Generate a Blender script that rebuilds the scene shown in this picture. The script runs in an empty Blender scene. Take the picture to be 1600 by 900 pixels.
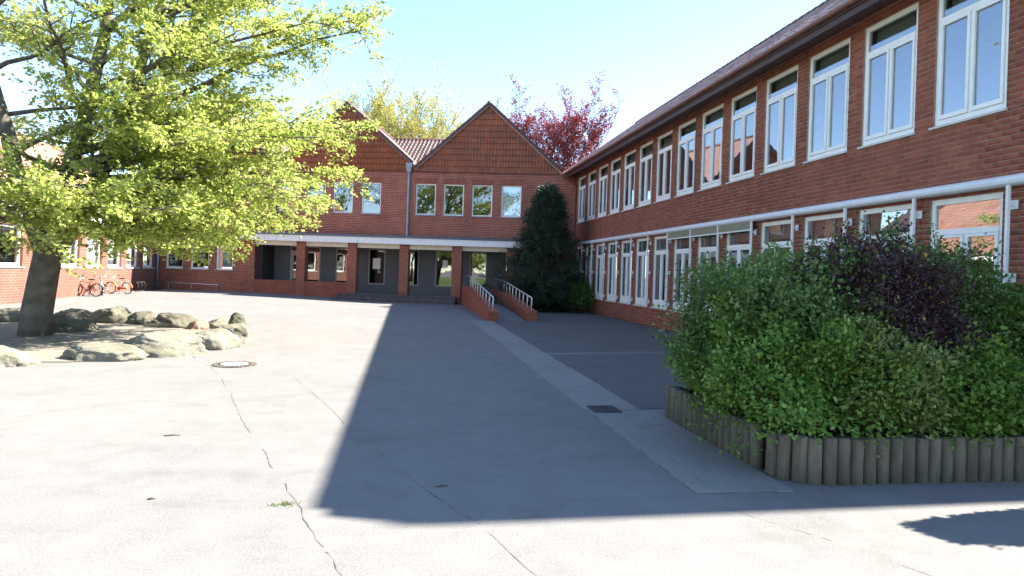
import bpy, math, random
import numpy as np
from mathutils import Vector, Matrix

# ------------------------------------------------------------------ camera, sky, sun, exposure
SC = bpy.context.scene
COL = SC.collection
R = math.radians
YAW, ROLL, CAM_H = R(9.54), 0.034, 1.6

cam_data = bpy.data.cameras.new('camera')
cam_data.sensor_width = 36.0
cam_data.lens = 22.5
cam_data.shift_y = -23.3 / 1600
cam_data.clip_start = 0.05
cam_data.clip_end = 3000
cam = bpy.data.objects.new('camera', cam_data)
COL.objects.link(cam)
cam.matrix_world = (Matrix.Translation((0, 0, CAM_H)) @ Matrix.Rotation(-YAW, 4, 'Z')
                    @ Matrix.Rotation(math.pi / 2, 4, 'X') @ Matrix.Rotation(ROLL, 4, 'Z'))
SC.camera = cam

SUN_EL = R(39.3)
SUN_DIR = Vector((math.cos(R(2.3)), math.sin(R(2.3)), 0)) * math.cos(SUN_EL) + Vector((0, 0, math.sin(SUN_EL)))
world = bpy.data.worlds.new('World')
SC.world = world
world.use_nodes = True
wn = world.node_tree
bg = wn.nodes['Background']
sky = wn.nodes.new('ShaderNodeTexSky')
sky.sky_type = 'NISHITA'
sky.sun_disc = False
sky.sun_elevation = SUN_EL
sky.sun_rotation = math.pi / 2 - R(2.3)
sky.air_density = 0.8
sky.dust_density = 0.05
sky.ozone_density = 1.6
wn.links.new(sky.outputs[0], bg.inputs[0])
bg.inputs[1].default_value = 0.076
sun_data = bpy.data.lights.new('sun', 'SUN')
sun_data.energy = 3.8
sun_data.angle = R(0.53)
sun_data.color = (1.0, 0.94, 0.84)
sun = bpy.data.objects.new('sun', sun_data)
COL.objects.link(sun)
sun.rotation_euler = SUN_DIR.to_track_quat('Z', 'Y').to_euler()
SC.view_settings.view_transform = 'Standard'
SC.view_settings.look = 'None'
SC.view_settings.exposure = 2.82
SC.view_settings.gamma = 1.0

rng = random.Random(7)
nr = np.random.default_rng(11)

# ------------------------------------------------------------------ materials
class NT:
    def __init__(s, name):
        s.m = bpy.data.materials.new(name); s.m.use_nodes = True
        s.t = s.m.node_tree; s.b = s.t.nodes['Principled BSDF']
        s.out = s.t.nodes['Material Output']
    def n(s, typ, **kw):
        x = s.t.nodes.new('ShaderNode' + typ)
        for k, v in kw.items():
            if k.startswith('i_'): x.inputs[k[2:].replace('_', ' ')].default_value = v
            else: setattr(x, k, v)
        return x
    def l(s, a, b): s.t.links.new(a, b)
    def pos(s): return s.n('NewGeometry').outputs['Position']
    def uv(s): return s.n('TexCoord').outputs['UV']
    def noise(s, scale, detail=3, rough=.55, vec=None):
        x = s.n('TexNoise'); x.inputs['Scale'].default_value = scale
        x.inputs['Detail'].default_value = detail; x.inputs['Roughness'].default_value = rough
        s.l(vec if vec is not None else s.pos(), x.inputs['Vector']); return x.outputs[0]
    def ramp(s, fac, stops):
        x = s.n('ValToRGB'); e = x.color_ramp.elements
        while len(e) < len(stops): e.new(.5)
        for i, (p, c) in enumerate(stops):
            e[i].position = p; e[i].color = (*c, 1) if len(c) == 3 else c
        s.l(fac, x.inputs[0]); return x.outputs[0]
    def math(s, op, a, b=None, clamp=False):
        x = s.n('Math', operation=op, use_clamp=clamp)
        for i, v in enumerate((a, b)):
            if v is None: continue
            if isinstance(v, (int, float)): x.inputs[i].default_value = v
            else: s.l(v, x.inputs[i])
        return x.outputs[0]
    def mix(s, fac, a, b, blend='MIX'):
        x = s.n('Mix', data_type='RGBA', blend_type=blend)
        for i, v in ((0, fac), (6, a), (7, b)):
            if isinstance(v, (int, float)): x.inputs[i].default_value = v
            elif isinstance(v, tuple): x.inputs[i].default_value = (*v, 1)
            else: s.l(v, x.inputs[i])
        return x.outputs[2]
    def rnd(s):
        a = s.n('NewGeometry').outputs['Random Per Island']; b = s.n('ObjectInfo').outputs['Random']
        return s.math('FRACT', s.math('ADD', a, b))
    def bump(s, h, strength=.3, dist=.01):
        x = s.n('Bump'); x.inputs['Strength'].default_value = strength; x.inputs['Distance'].default_value = dist
        s.l(h, x.inputs['Height']); s.l(x.outputs[0], s.b.inputs['Normal'])
    def fin(s, col=None, rough=.7, spec=None, metal=None):
        if col is not None:
            if isinstance(col, tuple): s.b.inputs['Base Color'].default_value = (*col, 1)
            else: s.l(col, s.b.inputs['Base Color'])
        if isinstance(rough, (int, float)): s.b.inputs['Roughness'].default_value = rough
        else: s.l(rough, s.b.inputs['Roughness'])
        if spec is not None: s.b.inputs['Specular IOR Level'].default_value = spec
        if metal is not None: s.b.inputs['Metallic'].default_value = metal
        return s.m

def plain(name, col, rough=.6, spec=None, metal=None, var=.12, scale=6., bump=0):
    t = NT(name); n = t.noise(scale, 4)
    lo = tuple(c * (1 - var) for c in col); hi = tuple(min(1, c * (1 + var)) for c in col)
    if bump: t.bump(t.noise(scale * 12, 3), bump, .004)
    return t.fin(t.ramp(n, [(.3, lo), (.7, hi)]), rough, spec, metal)

def mk_asphalt(name, base, warm=(1.04, 1.0, .945), contrast=1.0):
    t = NT(name)
    big = t.noise(.35, 5, .6); mid = t.noise(3.2, 4, .6); fine = t.noise(55, 2, .7)
    vor = t.n('TexVoronoi'); vor.inputs['Scale'].default_value = 130; t.l(t.pos(), vor.inputs['Vector'])
    c0 = tuple(base * w * .86 for w in warm); c1 = tuple(base * w * 1.12 for w in warm)
    c = t.ramp(big, [(.32, c0), (.68, c1)])
    c = t.mix(.35 * contrast, c, t.ramp(mid, [(.3, tuple(v * .72 for v in c0)), (.72, tuple(v * 1.15 for v in c1))]))
    c = t.mix(.24 * contrast, c, t.ramp(fine, [(.32, tuple(v * .5 for v in c0)), (.5, c0), (.72, tuple(v * 1.5 for v in c1))]))
    st = t.noise(.9, 7, .72); c = t.mix(.5, c, t.ramp(st, [(.36, (.74, .74, .75)), (.47, (1, 1, 1)), (.6, (1, 1, 1)), (.7, (1.16, 1.15, 1.13))]), 'MULTIPLY')
    mp = t.n('Mapping'); mp.inputs['Scale'].default_value = (.5, 2.4, 1); mp.inputs['Rotation'].default_value = (0, 0, .25); t.l(t.pos(), mp.inputs[0])
    c = t.mix(.4, c, t.ramp(t.noise(1.4, 6, .75, mp.outputs[0]), [(.34, (.78, .78, .79)), (.46, (1, 1, 1)), (.66, (1.02, 1.02, 1.02)), (.74, (1.22, 1.21, 1.2))]), 'MULTIPLY')
    c = t.mix(.18, c, t.ramp(vor.outputs['Color'], [(.1, tuple(v * .55 for v in c0)), (.5, c0), (.93, c1), (1, tuple(v * 1.9 for v in c1))]))
    t.bump(t.math('ADD', fine, vor.outputs['Distance']), .22, .005)
    return t.fin(c, .9, .25)

def mk_brick_tex(name, c1, c2, mortar, bump=.5):
    t = NT(name)
    b = t.n('TexBrick'); b.offset = .5; b.squash = 1
    for k, v in (('Scale', 1.), ('Mortar Size', .007), ('Mortar Smooth', .2), ('Bias', -.1), ('Brick Width', .25), ('Row Height', .0833)):
        b.inputs[k].default_value = v
    b.inputs['Color1'].default_value = (*c1, 1); b.inputs['Color2'].default_value = (*c2, 1); b.inputs['Mortar'].default_value = (*mortar, 1)
    t.l(t.uv(), b.inputs['Vector'])
    n = t.noise(.8, 5, .65); f = t.noise(30, 3)
    c = t.mix(.55, b.outputs['Color'], t.ramp(n, [(.3, (.55, .5, .5)), (.7, (1.2, 1.15, 1.1))]), 'MULTIPLY')
    c = t.mix(.35, c, t.ramp(f, [(.3, (.6, .6, .6)), (.7, (1.3, 1.3, 1.3))]), 'MULTIPLY')
    t.bump(t.math('ADD', t.math('MULTIPLY', b.outputs['Fac'], -1.), t.math('MULTIPLY', f, .3)), bump, .008)
    return t.fin(c, .85, .25)

def mk_brick_geo(name, cols):
    t = NT(name); r = t.rnd(); n = t.noise(26, 4, .65)
    c = t.ramp(r, [(i / (len(cols) - 1), c) for i, c in enumerate(cols)])
    c = t.mix(.6, c, t.ramp(n, [(.25, (.62, .6, .6)), (.75, (1.25, 1.22, 1.2))]), 'MULTIPLY')
    c = t.mix(.4, c, t.ramp(t.noise(.7, 4), [(.3, (.7, .68, .68)), (.7, (1.15, 1.12, 1.1))]), 'MULTIPLY')
    mp = t.n('Mapping'); mp.inputs['Scale'].default_value = (2.2, 2.2, .3); t.l(t.pos(), mp.inputs[0])
    c = t.mix(.55, c, t.ramp(t.noise(1.6, 6, .7, mp.outputs[0]), [(.34, (.66, .66, .68)), (.5, (1, 1, 1)), (.7, (1.18, 1.16, 1.14))]), 'MULTIPLY')
    t.bump(n, .4, .005)
    return t.fin(c, .85, .25)

def mk_tile(name, cols, rough=.6, lichen=None):
    t = NT(name); r = t.rnd()
    c = t.ramp(r, [(i / (len(cols) - 1), c) for i, c in enumerate(cols)])
    n = t.noise(1.1, 5, .7)
    c = t.mix(.5, c, t.ramp(n, [(.3, (.55, .52, .5)), (.7, (1.2, 1.15, 1.1))]), 'MULTIPLY')
    if lichen: c = t.mix(t.ramp(t.noise(2.3, 6, .75), [(.5, (0, 0, 0)), (.68, (.75, .75, .75))]), c, lichen)
    t.bump(t.noise(40, 3), .25, .004)
    return t.fin(c, rough, .35)

def mk_leaf(name, cols, trans=.4, rough=.5, tcol=None):
    t = NT(name); r = t.n('NewGeometry').outputs['Random Per Island']
    n = t.noise(.9, 3)
    f = t.math('ADD', t.math('MULTIPLY', r, .6), t.math('MULTIPLY', n, .4))
    c = t.ramp(f, [(.1 + .8 * i / (len(cols) - 1), c) for i, c in enumerate(cols)])
    t.fin(c, rough, .3)
    tr = t.n('BsdfTranslucent')
    if tcol: t.l(t.mix(1., c, tcol, 'MULTIPLY'), tr.inputs[0])
    else: t.l(c, tr.inputs[0])
    mx = t.n('MixShader'); mx.inputs[0].default_value = trans
    t.l(t.b.outputs[0], mx.inputs[1]); t.l(tr.outputs[0], mx.inputs[2]); t.l(mx.outputs[0], t.out.inputs[0])
    return t.m

def mk_glass(name, f0, tint=(.9, .93, .92)):
    t = NT(name); g = t.n('NewGeometry')
    d = t.n('VectorMath', operation='DOT_PRODUCT'); t.l(g.outputs['Normal'], d.inputs[0]); t.l(g.outputs['Incoming'], d.inputs[1])
    c = t.math('SUBTRACT', 1., t.math('ABSOLUTE', d.outputs['Value']), True)
    f = t.math('ADD', t.math('MULTIPLY', t.math('POWER', c, 5.), 1 - f0), f0, True)
    tr = t.n('BsdfTransparent'); tr.inputs[0].default_value = (*tint, 1)
    gl = t.n('BsdfGlossy'); gl.inputs['Roughness'].default_value = 0.0; gl.inputs['Color'].default_value = (.95, .97, 1, 1)
    bp = t.n('Bump'); bp.inputs['Strength'].default_value = .05; bp.inputs['Distance'].default_value = .02
    t.l(t.noise(1.6, 2), bp.inputs['Height']); t.l(bp.outputs[0], gl.inputs['Normal'])
    mx = t.n('MixShader'); t.l(f, mx.inputs[0]); t.l(tr.outputs[0], mx.inputs[1]); t.l(gl.outputs[0], mx.inputs[2])
    t.l(mx.outputs[0], t.out.inputs[0]); return t.m

def mk_rock(name, a, b, moss):
    t = NT(name); n = t.noise(2.2, 7, .68); f = t.noise(28, 5, .7)
    c = t.ramp(n, [(.3, a), (.62, b)])
    c = t.mix(.55, c, t.ramp(f, [(.3, (.5, .48, .45)), (.7, (1.25, 1.25, 1.22))]), 'MULTIPLY')
    c = t.mix(t.ramp(t.noise(1.5, 5, .7), [(.5, (0, 0, 0)), (.64, (.7, .7, .7))]), c, moss)
    t.bump(t.math('ADD', f, t.math('MULTIPLY', n, 2.)), .6, .02)
    return t.fin(c, .9, .2)

def mk_fascia(name):
    t = NT(name)
    mp = t.n('Mapping'); mp.inputs['Scale'].default_value = (3.2, 3.2, .35); t.l(t.pos(), mp.inputs[0])
    streak = t.noise(3., 6, .75, mp.outputs[0])
    c = t.ramp(streak, [(.3, (.80, .79, .76)), (.58, (.74, .73, .7)), (.72, (.36, .35, .33))])
    return t.fin(c, .75, .3)

M = {}
M['asphalt'] = mk_asphalt('asphalt', .168)
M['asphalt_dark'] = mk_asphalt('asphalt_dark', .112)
M['concrete_path'] = mk_asphalt('concrete_path', .215, contrast=.6)
M['slab'] = mk_asphalt('slab', .215, contrast=.6)
M['crack'] = plain('crack', (.075, .072, .07), .95, .1)
M['seam'] = plain('seam', (.125, .121, .114), .95, .1)
M['facade_brick'] = mk_brick_tex('facade_brick', (0.307, 0.089, 0.058), (0.207, 0.063, 0.046), (0.477, 0.317, 0.226))
M['pillar_brick'] = mk_brick_tex('pillar_brick', (0.295, 0.091, 0.055), (0.207, 0.066, 0.044), (0.427, 0.271, 0.183))
M['plain_brick'] = mk_brick_tex('plain_brick', (0.302, 0.092, 0.054), (0.228, 0.071, 0.045), (0.246, 0.133, 0.088))
M['left_brick'] = mk_brick_tex('left_brick', (.21, .088, .062), (.165, .07, .052), (.26, .17, .135))
M['wing_brick'] = mk_brick_geo('wing_brick', [(0.220, 0.076, 0.050), (0.276, 0.089, 0.055), (0.301, 0.099, 0.060), (0.244, 0.080, 0.053), (0.333, 0.120, 0.068), (0.270, 0.086, 0.054)])
M['mortar'] = plain('mortar', (.34, .235, .185), .95, .1, var=.2)
M['hung_tile'] = mk_tile('hung_tile', [(0.241, 0.073, 0.035), (0.274, 0.084, 0.038), (0.218, 0.068, 0.034), (0.263, 0.079, 0.036), (0.297, 0.093, 0.042)], .7, (0.095, 0.063, 0.036))
M['roof_tile'] = mk_tile('roof_tile', [(.16, .085, .07), (.46, .31, .27), (.13, .07, .06), (.36, .23, .2), (.2, .11, .09)], .45, (.15, .12, .1))
M['rear_tile'] = mk_tile('rear_tile', [(.22, .15, .125), (.3, .22, .19), (.25, .17, .145)], .4)
M['red_roof'] = mk_tile('red_roof', [(.26, .125, .09), (.31, .155, .115), (.23, .11, .085)], .6)
M['ridge'] = plain('ridge', (.09, .032, .024), .6, var=.25)
M['verge'] = plain('verge', (.075, .03, .024), .6, var=.25)
M['eave_wood'] = plain('eave_wood', (.055, .024, .02), .6, var=.25)
M['gutter_brown'] = plain('gutter_brown', (.19, .075, .055), .45, var=.2)
M['soffit'] = plain('soffit', (.11, .05, .042), .6, var=.2)
M['zinc'] = plain('zinc', (.24, .28, .33), .4, .5, .35, var=.2)
M['gutter_zinc'] = plain('gutter_zinc', (.11, .14, .19), .5, .4, var=.15)
M['white_frame'] = plain('white_frame', (.80, .80, .77), .4, .4, var=.05)
M['white_panel'] = plain('white_panel', (.74, .75, .74), .45, .4, var=.05)
M['sill'] = plain('sill', (.56, .54, .49), .6, var=.12)
M['grey_frame'] = plain('grey_frame', (.34, .34, .32), .45, .4, var=.08)
M['fascia'] = mk_fascia('fascia')
M['cream'] = plain('cream', (.66, .58, .46), .7, var=.08)
M['render_grey'] = plain('render_grey', (0.125, 0.124, 0.129), .8, .2, var=.1, scale=2, bump=.1)
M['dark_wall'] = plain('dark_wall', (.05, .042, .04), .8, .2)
M['ceiling'] = plain('ceiling', (.55, .52, .47), .8, .2)
M['floor'] = plain('floor', (.16, .15, .145), .7, .3)
M['step'] = plain('step', (0.105, 0.094, 0.094), .85, .2, var=.25)
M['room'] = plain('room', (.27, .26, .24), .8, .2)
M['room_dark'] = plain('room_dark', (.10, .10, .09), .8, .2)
M['room_floor'] = plain('room_floor', (.16, .14, .12), .6, .3)
M['curtain'] = plain('curtain', (.55, .52, .46), .85, .1, var=.15, scale=3)
M['blind'] = plain('blind', (.78, .78, .76), .8, .1, var=.04)
M['sky_reflection_blind'] = plain('sky_reflection_blind', (.46, .66, .90), .5, .3, var=.03)  # added blind, painted the pale blue of sky mirrored in the pane
M['blind_box'] = plain('blind_box', (.40, .38, .31), .8, .2, var=.08)
M['paper'] = plain('paper', (.78, .76, .70), .85, .1, var=.06)
M['glass'] = mk_glass('glass', .20, (.78, .82, .82))
M['coated_glass'] = mk_glass('coated_glass', .15, (.7, .74, .72))
M['awning_fabric'] = plain('awning_fabric', (.24, .225, .16), .85, .1, var=.1)
M['aluminium'] = plain('aluminium', (.70, .71, .72), .4, .5, var=.06)
M['steel'] = plain('steel', (.62, .61, .58), .35, .5, .3, var=.08)
M['iron'] = plain('iron', (.05, .043, .042), .6, .3, .2, var=.3, scale=30)
M['rust_ring'] = mk_brick_geo('rust_ring', [(.095, .08, .068), (.13, .11, .095), (.085, .072, .064)])
M['manhole'] = plain('manhole', (.42, .41, .39), .8, .2, scale=30)
M['palisade'] = None
M['soil'] = plain('soil', (.05, .038, .028), .95, .1, var=.4, scale=12, bump=.6)
M['sand'] = plain('sand', (.20, .18, .145), .95, .1, var=.22, scale=4, bump=.4)
M['rock_pale'] = mk_rock('rock_pale', (.15, .135, .105), (.215, .20, .16), (.10, .10, .06))
M['rock_grey'] = mk_rock('rock_grey', (.085, .08, .06), (.14, .13, .10), (.07, .075, .04))
M['rock_red'] = mk_rock('rock_red', (.2, .12, .09), (.26, .2, .155), (.12, .11, .07))
M['lawn'] = plain('lawn', (.085, .125, .028), .95, .1, var=.3, scale=1.2)
M['bark_beech'] = plain('bark_beech', (.115, .10, .078), .9, .2, var=.35, scale=5, bump=.5)
M['bark_dark'] = plain('bark_dark', (.05, .04, .035), .9, .2, var=.3, scale=7, bump=.4)
M['bark_birch'] = plain('bark_birch', (.16, .14, .13), .85, .2, var=.4, scale=4)
M['leaf_beech'] = mk_leaf('leaf_beech', [(.27, .36, .06), (.36, .44, .085), (.46, .50, .14), (.56, .54, .25)], .58)
M['leaf_birch'] = mk_leaf('leaf_birch', [(.30, .34, .07), (.40, .40, .09), (.48, .42, .08), (.36, .38, .12)], .5)
M['leaf_copper'] = mk_leaf('leaf_copper', [(.09, .02, .03), (.19, .032, .038), (.30, .055, .052), (.14, .034, .05)], .45)
M['leaf_green'] = mk_leaf('leaf_green', [(0.051, 0.105, 0.022), (0.089, 0.160, 0.033), (0.127, 0.209, 0.053), (0.215, 0.296, 0.110)], .25)
M['leaf_bright'] = mk_leaf('leaf_bright', [(0.061, 0.132, 0.020), (0.099, 0.198, 0.031), (0.154, 0.253, 0.044), (0.242, 0.330, 0.088)], .3)
M['leaf_lime'] = mk_leaf('leaf_lime', [(0.077, 0.121, 0.028), (0.132, 0.182, 0.044), (0.198, 0.242, 0.066), (0.264, 0.297, 0.099)], .3)
M['leaf_purple'] = mk_leaf('leaf_purple', [(0.026, 0.013, 0.018), (0.049, 0.020, 0.025), (0.071, 0.035, 0.037), (0.057, 0.025, 0.038)], .2)
M['leaf_yellow'] = mk_leaf('leaf_yellow', [(.30, .19, .02), (.4, .25, .03), (.2, .17, .03)], .3)
M['leaf_yew'] = mk_leaf('leaf_yew', [(0.018, 0.037, 0.022), (0.031, 0.057, 0.031), (0.050, 0.084, 0.044), (0.037, 0.062, 0.037)], .12)
M['leaf_lawn'] = mk_leaf('leaf_lawn', [(.09, .15, .014), (.14, .19, .02), (.19, .21, .03), (.24, .24, .05)], .45)
M['stem'] = plain('stem', (.075, .055, .035), .85, .2, var=.3)
M['rubber'] = plain('rubber', (.02, .02, .022), .8, .2)
M['bike_red'] = plain('bike_red', (.42, .05, .03), .35, .5)
M['bike_blue'] = plain('bike_blue', (.05, .16, .42), .35, .5)
M['bike_white'] = plain('bike_white', (.55, .5, .45), .35, .5)
M['bike_orange'] = plain('bike_orange', (.5, .12, .02), .4, .5)
M['chrome'] = plain('chrome', (.6, .6, .6), .25, .5, .7)
M['debris'] = plain('debris', (.09, .06, .035), .9, .1)
t = NT('palisade')
mp = t.n('Mapping'); mp.inputs['Scale'].default_value = (6, 6, 1.2); t.l(t.pos(), mp.inputs[0])
c = t.ramp(t.noise(2.2, 6, .7, mp.outputs[0]), [(.3, (.08, .07, .055)), (.55, (.13, .115, .09)), (.75, (.18, .16, .13))])
c = t.mix(t.ramp(t.noise(5, 5, .7), [(.56, (0, 0, 0)), (.68, (.6, .6, .6))]), c, (.085, .085, .045))
c = t.mix(.35, c, t.ramp(t.rnd(), [(0, (.7, .7, .7)), (1, (1.3, 1.28, 1.22))]), 'MULTIPLY')
t.bump(t.noise(60, 4), .4, .005)
M['palisade'] = t.fin(c, .9, .2)

# ------------------------------------------------------------------ mesh helpers
def finish(me, uvbox=True):
    if uvbox and len(me.polygons):
        nl = len(me.loops); npo = len(me.polygons)
        co = np.empty(len(me.vertices) * 3, 'f'); me.vertices.foreach_get('co', co); co = co.reshape(-1, 3)
        vi = np.empty(nl, 'i'); me.loops.foreach_get('vertex_index', vi)
        nrm = np.empty(npo * 3, 'f'); me.polygons.foreach_get('normal', nrm); nrm = np.abs(nrm.reshape(-1, 3))
        tot = np.empty(npo, 'i'); me.polygons.foreach_get('loop_total', tot)
        ax = np.repeat(np.argmax(nrm, 1), tot); c = co[vi]
        u = np.where(ax == 0, c[:, 1], c[:, 0]); v = np.where(ax == 2, c[:, 1], c[:, 2])
        uv = me.uv_layers.new(name='uv'); uv.data.foreach_set('uv', np.stack([u, v], 1).astype('f').ravel())
    return me

class MB:
    def __init__(s): s.v = []; s.f = []; s.m = []; s.cur = 0; s.sm = []; s.smooth = False
    def add(s, vs, fs):
        o = len(s.v); s.v += [tuple(p) for p in vs]
        for f in fs: s.f.append(tuple(i + o for i in f)); s.m.append(s.cur); s.sm.append(s.smooth)
        return s
    def box(s, x0, x1, y0, y1, z0, z1):
        x0, x1 = sorted((x0, x1)); y0, y1 = sorted((y0, y1)); z0, z1 = sorted((z0, z1))
        return s.add([(x0, y0, z0), (x1, y0, z0), (x1, y1, z0), (x0, y1, z0), (x0, y0, z1), (x1, y0, z1), (x1, y1, z1), (x0, y1, z1)],
                     [(0, 3, 2, 1), (4, 5, 6, 7), (0, 1, 5, 4), (1, 2, 6, 5), (2, 3, 7, 6), (3, 0, 4, 7)])
    def hexa(s, a, b):   # two quads (bottom loop, top loop)
        return s.add(list(a) + list(b), [(0, 3, 2, 1), (4, 5, 6, 7), (0, 1, 5, 4), (1, 2, 6, 5), (2, 3, 7, 6), (3, 0, 4, 7)])
    def extrude(s, poly, d):   # poly list of points (ccw seen against d), d vector
        n = len(poly); q = [(p[0] + d[0], p[1] + d[1], p[2] + d[2]) for p in poly]
        return s.add(list(poly) + q, [tuple(range(n))[::-1], tuple(range(n, 2 * n))] + [(i, (i + 1) % n, n + (i + 1) % n, n + i) for i in range(n)])
    def tube(s, pts, rad, n=6, cap=True):
        pts = [Vector(p) for p in pts]
        if isinstance(rad, (int, float)): rad = [rad] * len(pts)
        rings = []; prev = None
        for i, p in enumerate(pts):
            t = (pts[min(i + 1, len(pts) - 1)] - pts[max(i - 1, 0)])
            if t.length < 1e-9: t = Vector((0, 0, 1))
            t.normalize()
            a = prev - t * prev.dot(t) if prev is not None else (Vector((0, 0, 1)).cross(t) if abs(t.z) < .95 else Vector((1, 0, 0)).cross(t))
            if a.length < 1e-6: a = Vector((1, 0, 0))
            a.normalize(); prev = a; b = t.cross(a)
            rings.append([p + (a * math.cos(2 * math.pi * k / n) + b * math.sin(2 * math.pi * k / n)) * rad[i] for k in range(n)])
        vs = [v for r in rings for v in r]; fs = []
        for i in range(len(rings) - 1):
            for k in range(n): fs.append((i * n + k, i * n + (k + 1) % n, (i + 1) * n + (k + 1) % n, (i + 1) * n + k))
        if cap: fs += [tuple(range(n))[::-1], tuple(range((len(rings) - 1) * n, len(rings) * n))]
        sm = s.smooth; s.smooth = True; s.add(vs, fs); s.smooth = sm
        return s
    def mesh(s, name, mats):
        me = bpy.data.meshes.new(name); me.from_pydata(s.v, [], s.f)
        for m in mats: me.materials.append(m)
        if len(mats) > 1: me.polygons.foreach_set('material_index', s.m)
        me.polygons.foreach_set('use_smooth', s.sm)
        me.update(); return finish(me)

def np_mesh(name, verts, faces, mat, smooth=False):
    """verts (N,3) array, faces (F,k) array of equal size polygons"""
    me = bpy.data.meshes.new(name); verts = np.asarray(verts, 'f'); faces = np.asarray(faces, 'i')
    nf, k = faces.shape
    me.vertices.add(len(verts)); me.vertices.foreach_set('co', verts.ravel())
    me.loops.add(nf * k); me.loops.foreach_set('vertex_index', faces.ravel())
    me.polygons.add(nf); me.polygons.foreach_set('loop_start', np.arange(0, nf * k, k, dtype='i')); me.polygons.foreach_set('loop_total', np.full(nf, k, 'i'))
    if smooth: me.polygons.foreach_set('use_smooth', np.ones(nf, bool))
    me.update(calc_edges=True); me.materials.append(mat); me.validate(); return me

def replicate(name, tv, tf, mats4, mat):
    tv = np.asarray(tv, 'f'); tf = np.asarray(tf, 'i'); A = np.asarray([np.array(m) for m in mats4], 'f')
    h = np.concatenate([tv, np.ones((len(tv), 1), 'f')], 1)
    V = np.einsum('nij,vj->nvi', A, h)[:, :, :3]
    F = tf[None] + (np.arange(len(A)) * len(tv))[:, None, None]
    return np_mesh(name, V.reshape(-1, 3), F.reshape(-1, tf.shape[1]), mat)

def link(name, data, parent=None, loc=None, mat4=None, kind=None):
    o = bpy.data.objects.new(name, data); COL.objects.link(o)
    if parent is not None: o.parent = parent
    if mat4 is not None: o.matrix_local = mat4
    elif loc is not None: o.location = loc
    if kind: o['kind'] = kind
    return o
def tag(o, label, cat, group=None):
    o['label'] = label; o['category'] = cat
    if group: o['group'] = group
    return o
def thing(name, label, cat, loc=(0, 0, 0), rz=0., group=None):
    o = link(name, None, None, loc); o.rotation_euler = (0, 0, rz); o.empty_display_size = .2
    return tag(o, label, cat, group)
def part(name, mb, mat, parent, loc=None, kind=None, label=None):
    o = link(name, mb.mesh(name, mat if isinstance(mat, list) else [mat]), parent, loc, None, kind)
    if label: o['label'] = label
    return o

def sstep(a, b, x):
    t = np.clip((x - a) / (b - a), 0, 1); return t * t * (3 - 2 * t)
def zg(x, y):
    return float(.2 * sstep(0, -8.5, x) * sstep(17, 32, y))

def holed(s0, s1, z0, z1, holes):
    """rectangles that tile [s0,s1]x[z0,z1] minus holes"""
    ss = sorted({s0, s1, *[h[0] for h in holes], *[h[1] for h in holes]}); out = []
    ss = [s for s in ss if s0 <= s <= s1]
    for a, b in zip(ss, ss[1:]):
        hs = sorted([h for h in holes if h[0] <= a + 1e-6 and h[1] >= b - 1e-6], key=lambda h: h[2]); z = z0
        for h in hs:
            if h[2] > z: out.append((a, b, z, min(h[2], z1)))
            z = max(z, h[3])
        if z < z1: out.append((a, b, z, z1))
    return out

def noise3(p, seed=0):
    x, y, z = p[..., 0], p[..., 1], p[..., 2]; s = seed * 1.7
    return (np.sin(2.1 * x + 1.3 * y + s) + np.sin(1.7 * y - 2.3 * z + 2 * s) + np.sin(2.6 * z + 1.1 * x - s) + .6 * np.sin(4.3 * x - 3.1 * z + s) + .6 * np.sin(4.9 * y + 3.7 * x + 3 * s)) / 3.2

# ------------------------------------------------------------------ ground
xs = np.unique(np.concatenate([np.linspace(-1200, -40, 6), np.linspace(-40, 30, 71), np.linspace(30, 1200, 6)]))
ys = np.unique(np.concatenate([np.linspace(-1200, -20, 6), np.linspace(-20, 60, 81), np.linspace(60, 1500, 6)]))
gx, gy = np.meshgrid(xs, ys)
gz_ = .2 * sstep(0, -8.5, gx) * sstep(17, 32, gy)
V = np.stack([gx, gy, gz_], -1).reshape(-1, 3); nx = len(xs)
F = [(j * nx + i, j * nx + i + 1, (j + 1) * nx + i + 1, (j + 1) * nx + i) for j in range(len(ys) - 1) for i in range(nx - 1)]
ground = link('ground', np_mesh('ground', V, F, M['asphalt'], True), kind='structure')

def sheet(name, poly, z, mat, parent=None, kind=None, thick=None):
    mb = MB(); n = len(poly)
    mb.add([(x, y, z) for x, y in poly], [tuple(range(n))])
    return part(name, mb, mat, parent, None, kind)

def ribbon(name, pts, w, mat, seed, z=.004, jit=.02):
    r = random.Random(seed); P = []
    for (x0, y0), (x1, y1) in zip(pts, pts[1:]):
        n = max(2, int(math.hypot(x1 - x0, y1 - y0) / .06))
        for i in range(n):
            t = i / n; P.append((x0 + (x1 - x0) * t, y0 + (y1 - y0) * t))
    P.append(pts[-1]); mb = MB(); L = []; off = 0
    for i, p in enumerate(P):
        q = P[min(i + 1, len(P) - 1)]; o = P[max(i - 1, 0)]; d = Vector((q[0] - o[0], q[1] - o[1])).normalized()
        off = off * .8 + r.uniform(-jit, jit) * .5; ww = w * r.uniform(.25, 1.5)
        nx_, ny_ = -d.y, d.x
        L.append((p[0] + nx_ * (off + ww / 2), p[1] + ny_ * (off + ww / 2), z)); L.append((p[0] + nx_ * (off - ww / 2), p[1] + ny_ * (off - ww / 2), z))
    ph = r.uniform(0, 6)
    mb.add(L, [(2 * i, 2 * i + 1, 2 * i + 3, 2 * i + 2) for i in range(len(P) - 1) if math.sin(i * .31 + ph) + .7 * math.sin(i * .113 + 2 * ph) + r.uniform(-.5, .5) > -.55])
    return part(name, mb, mat, ground)

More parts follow.
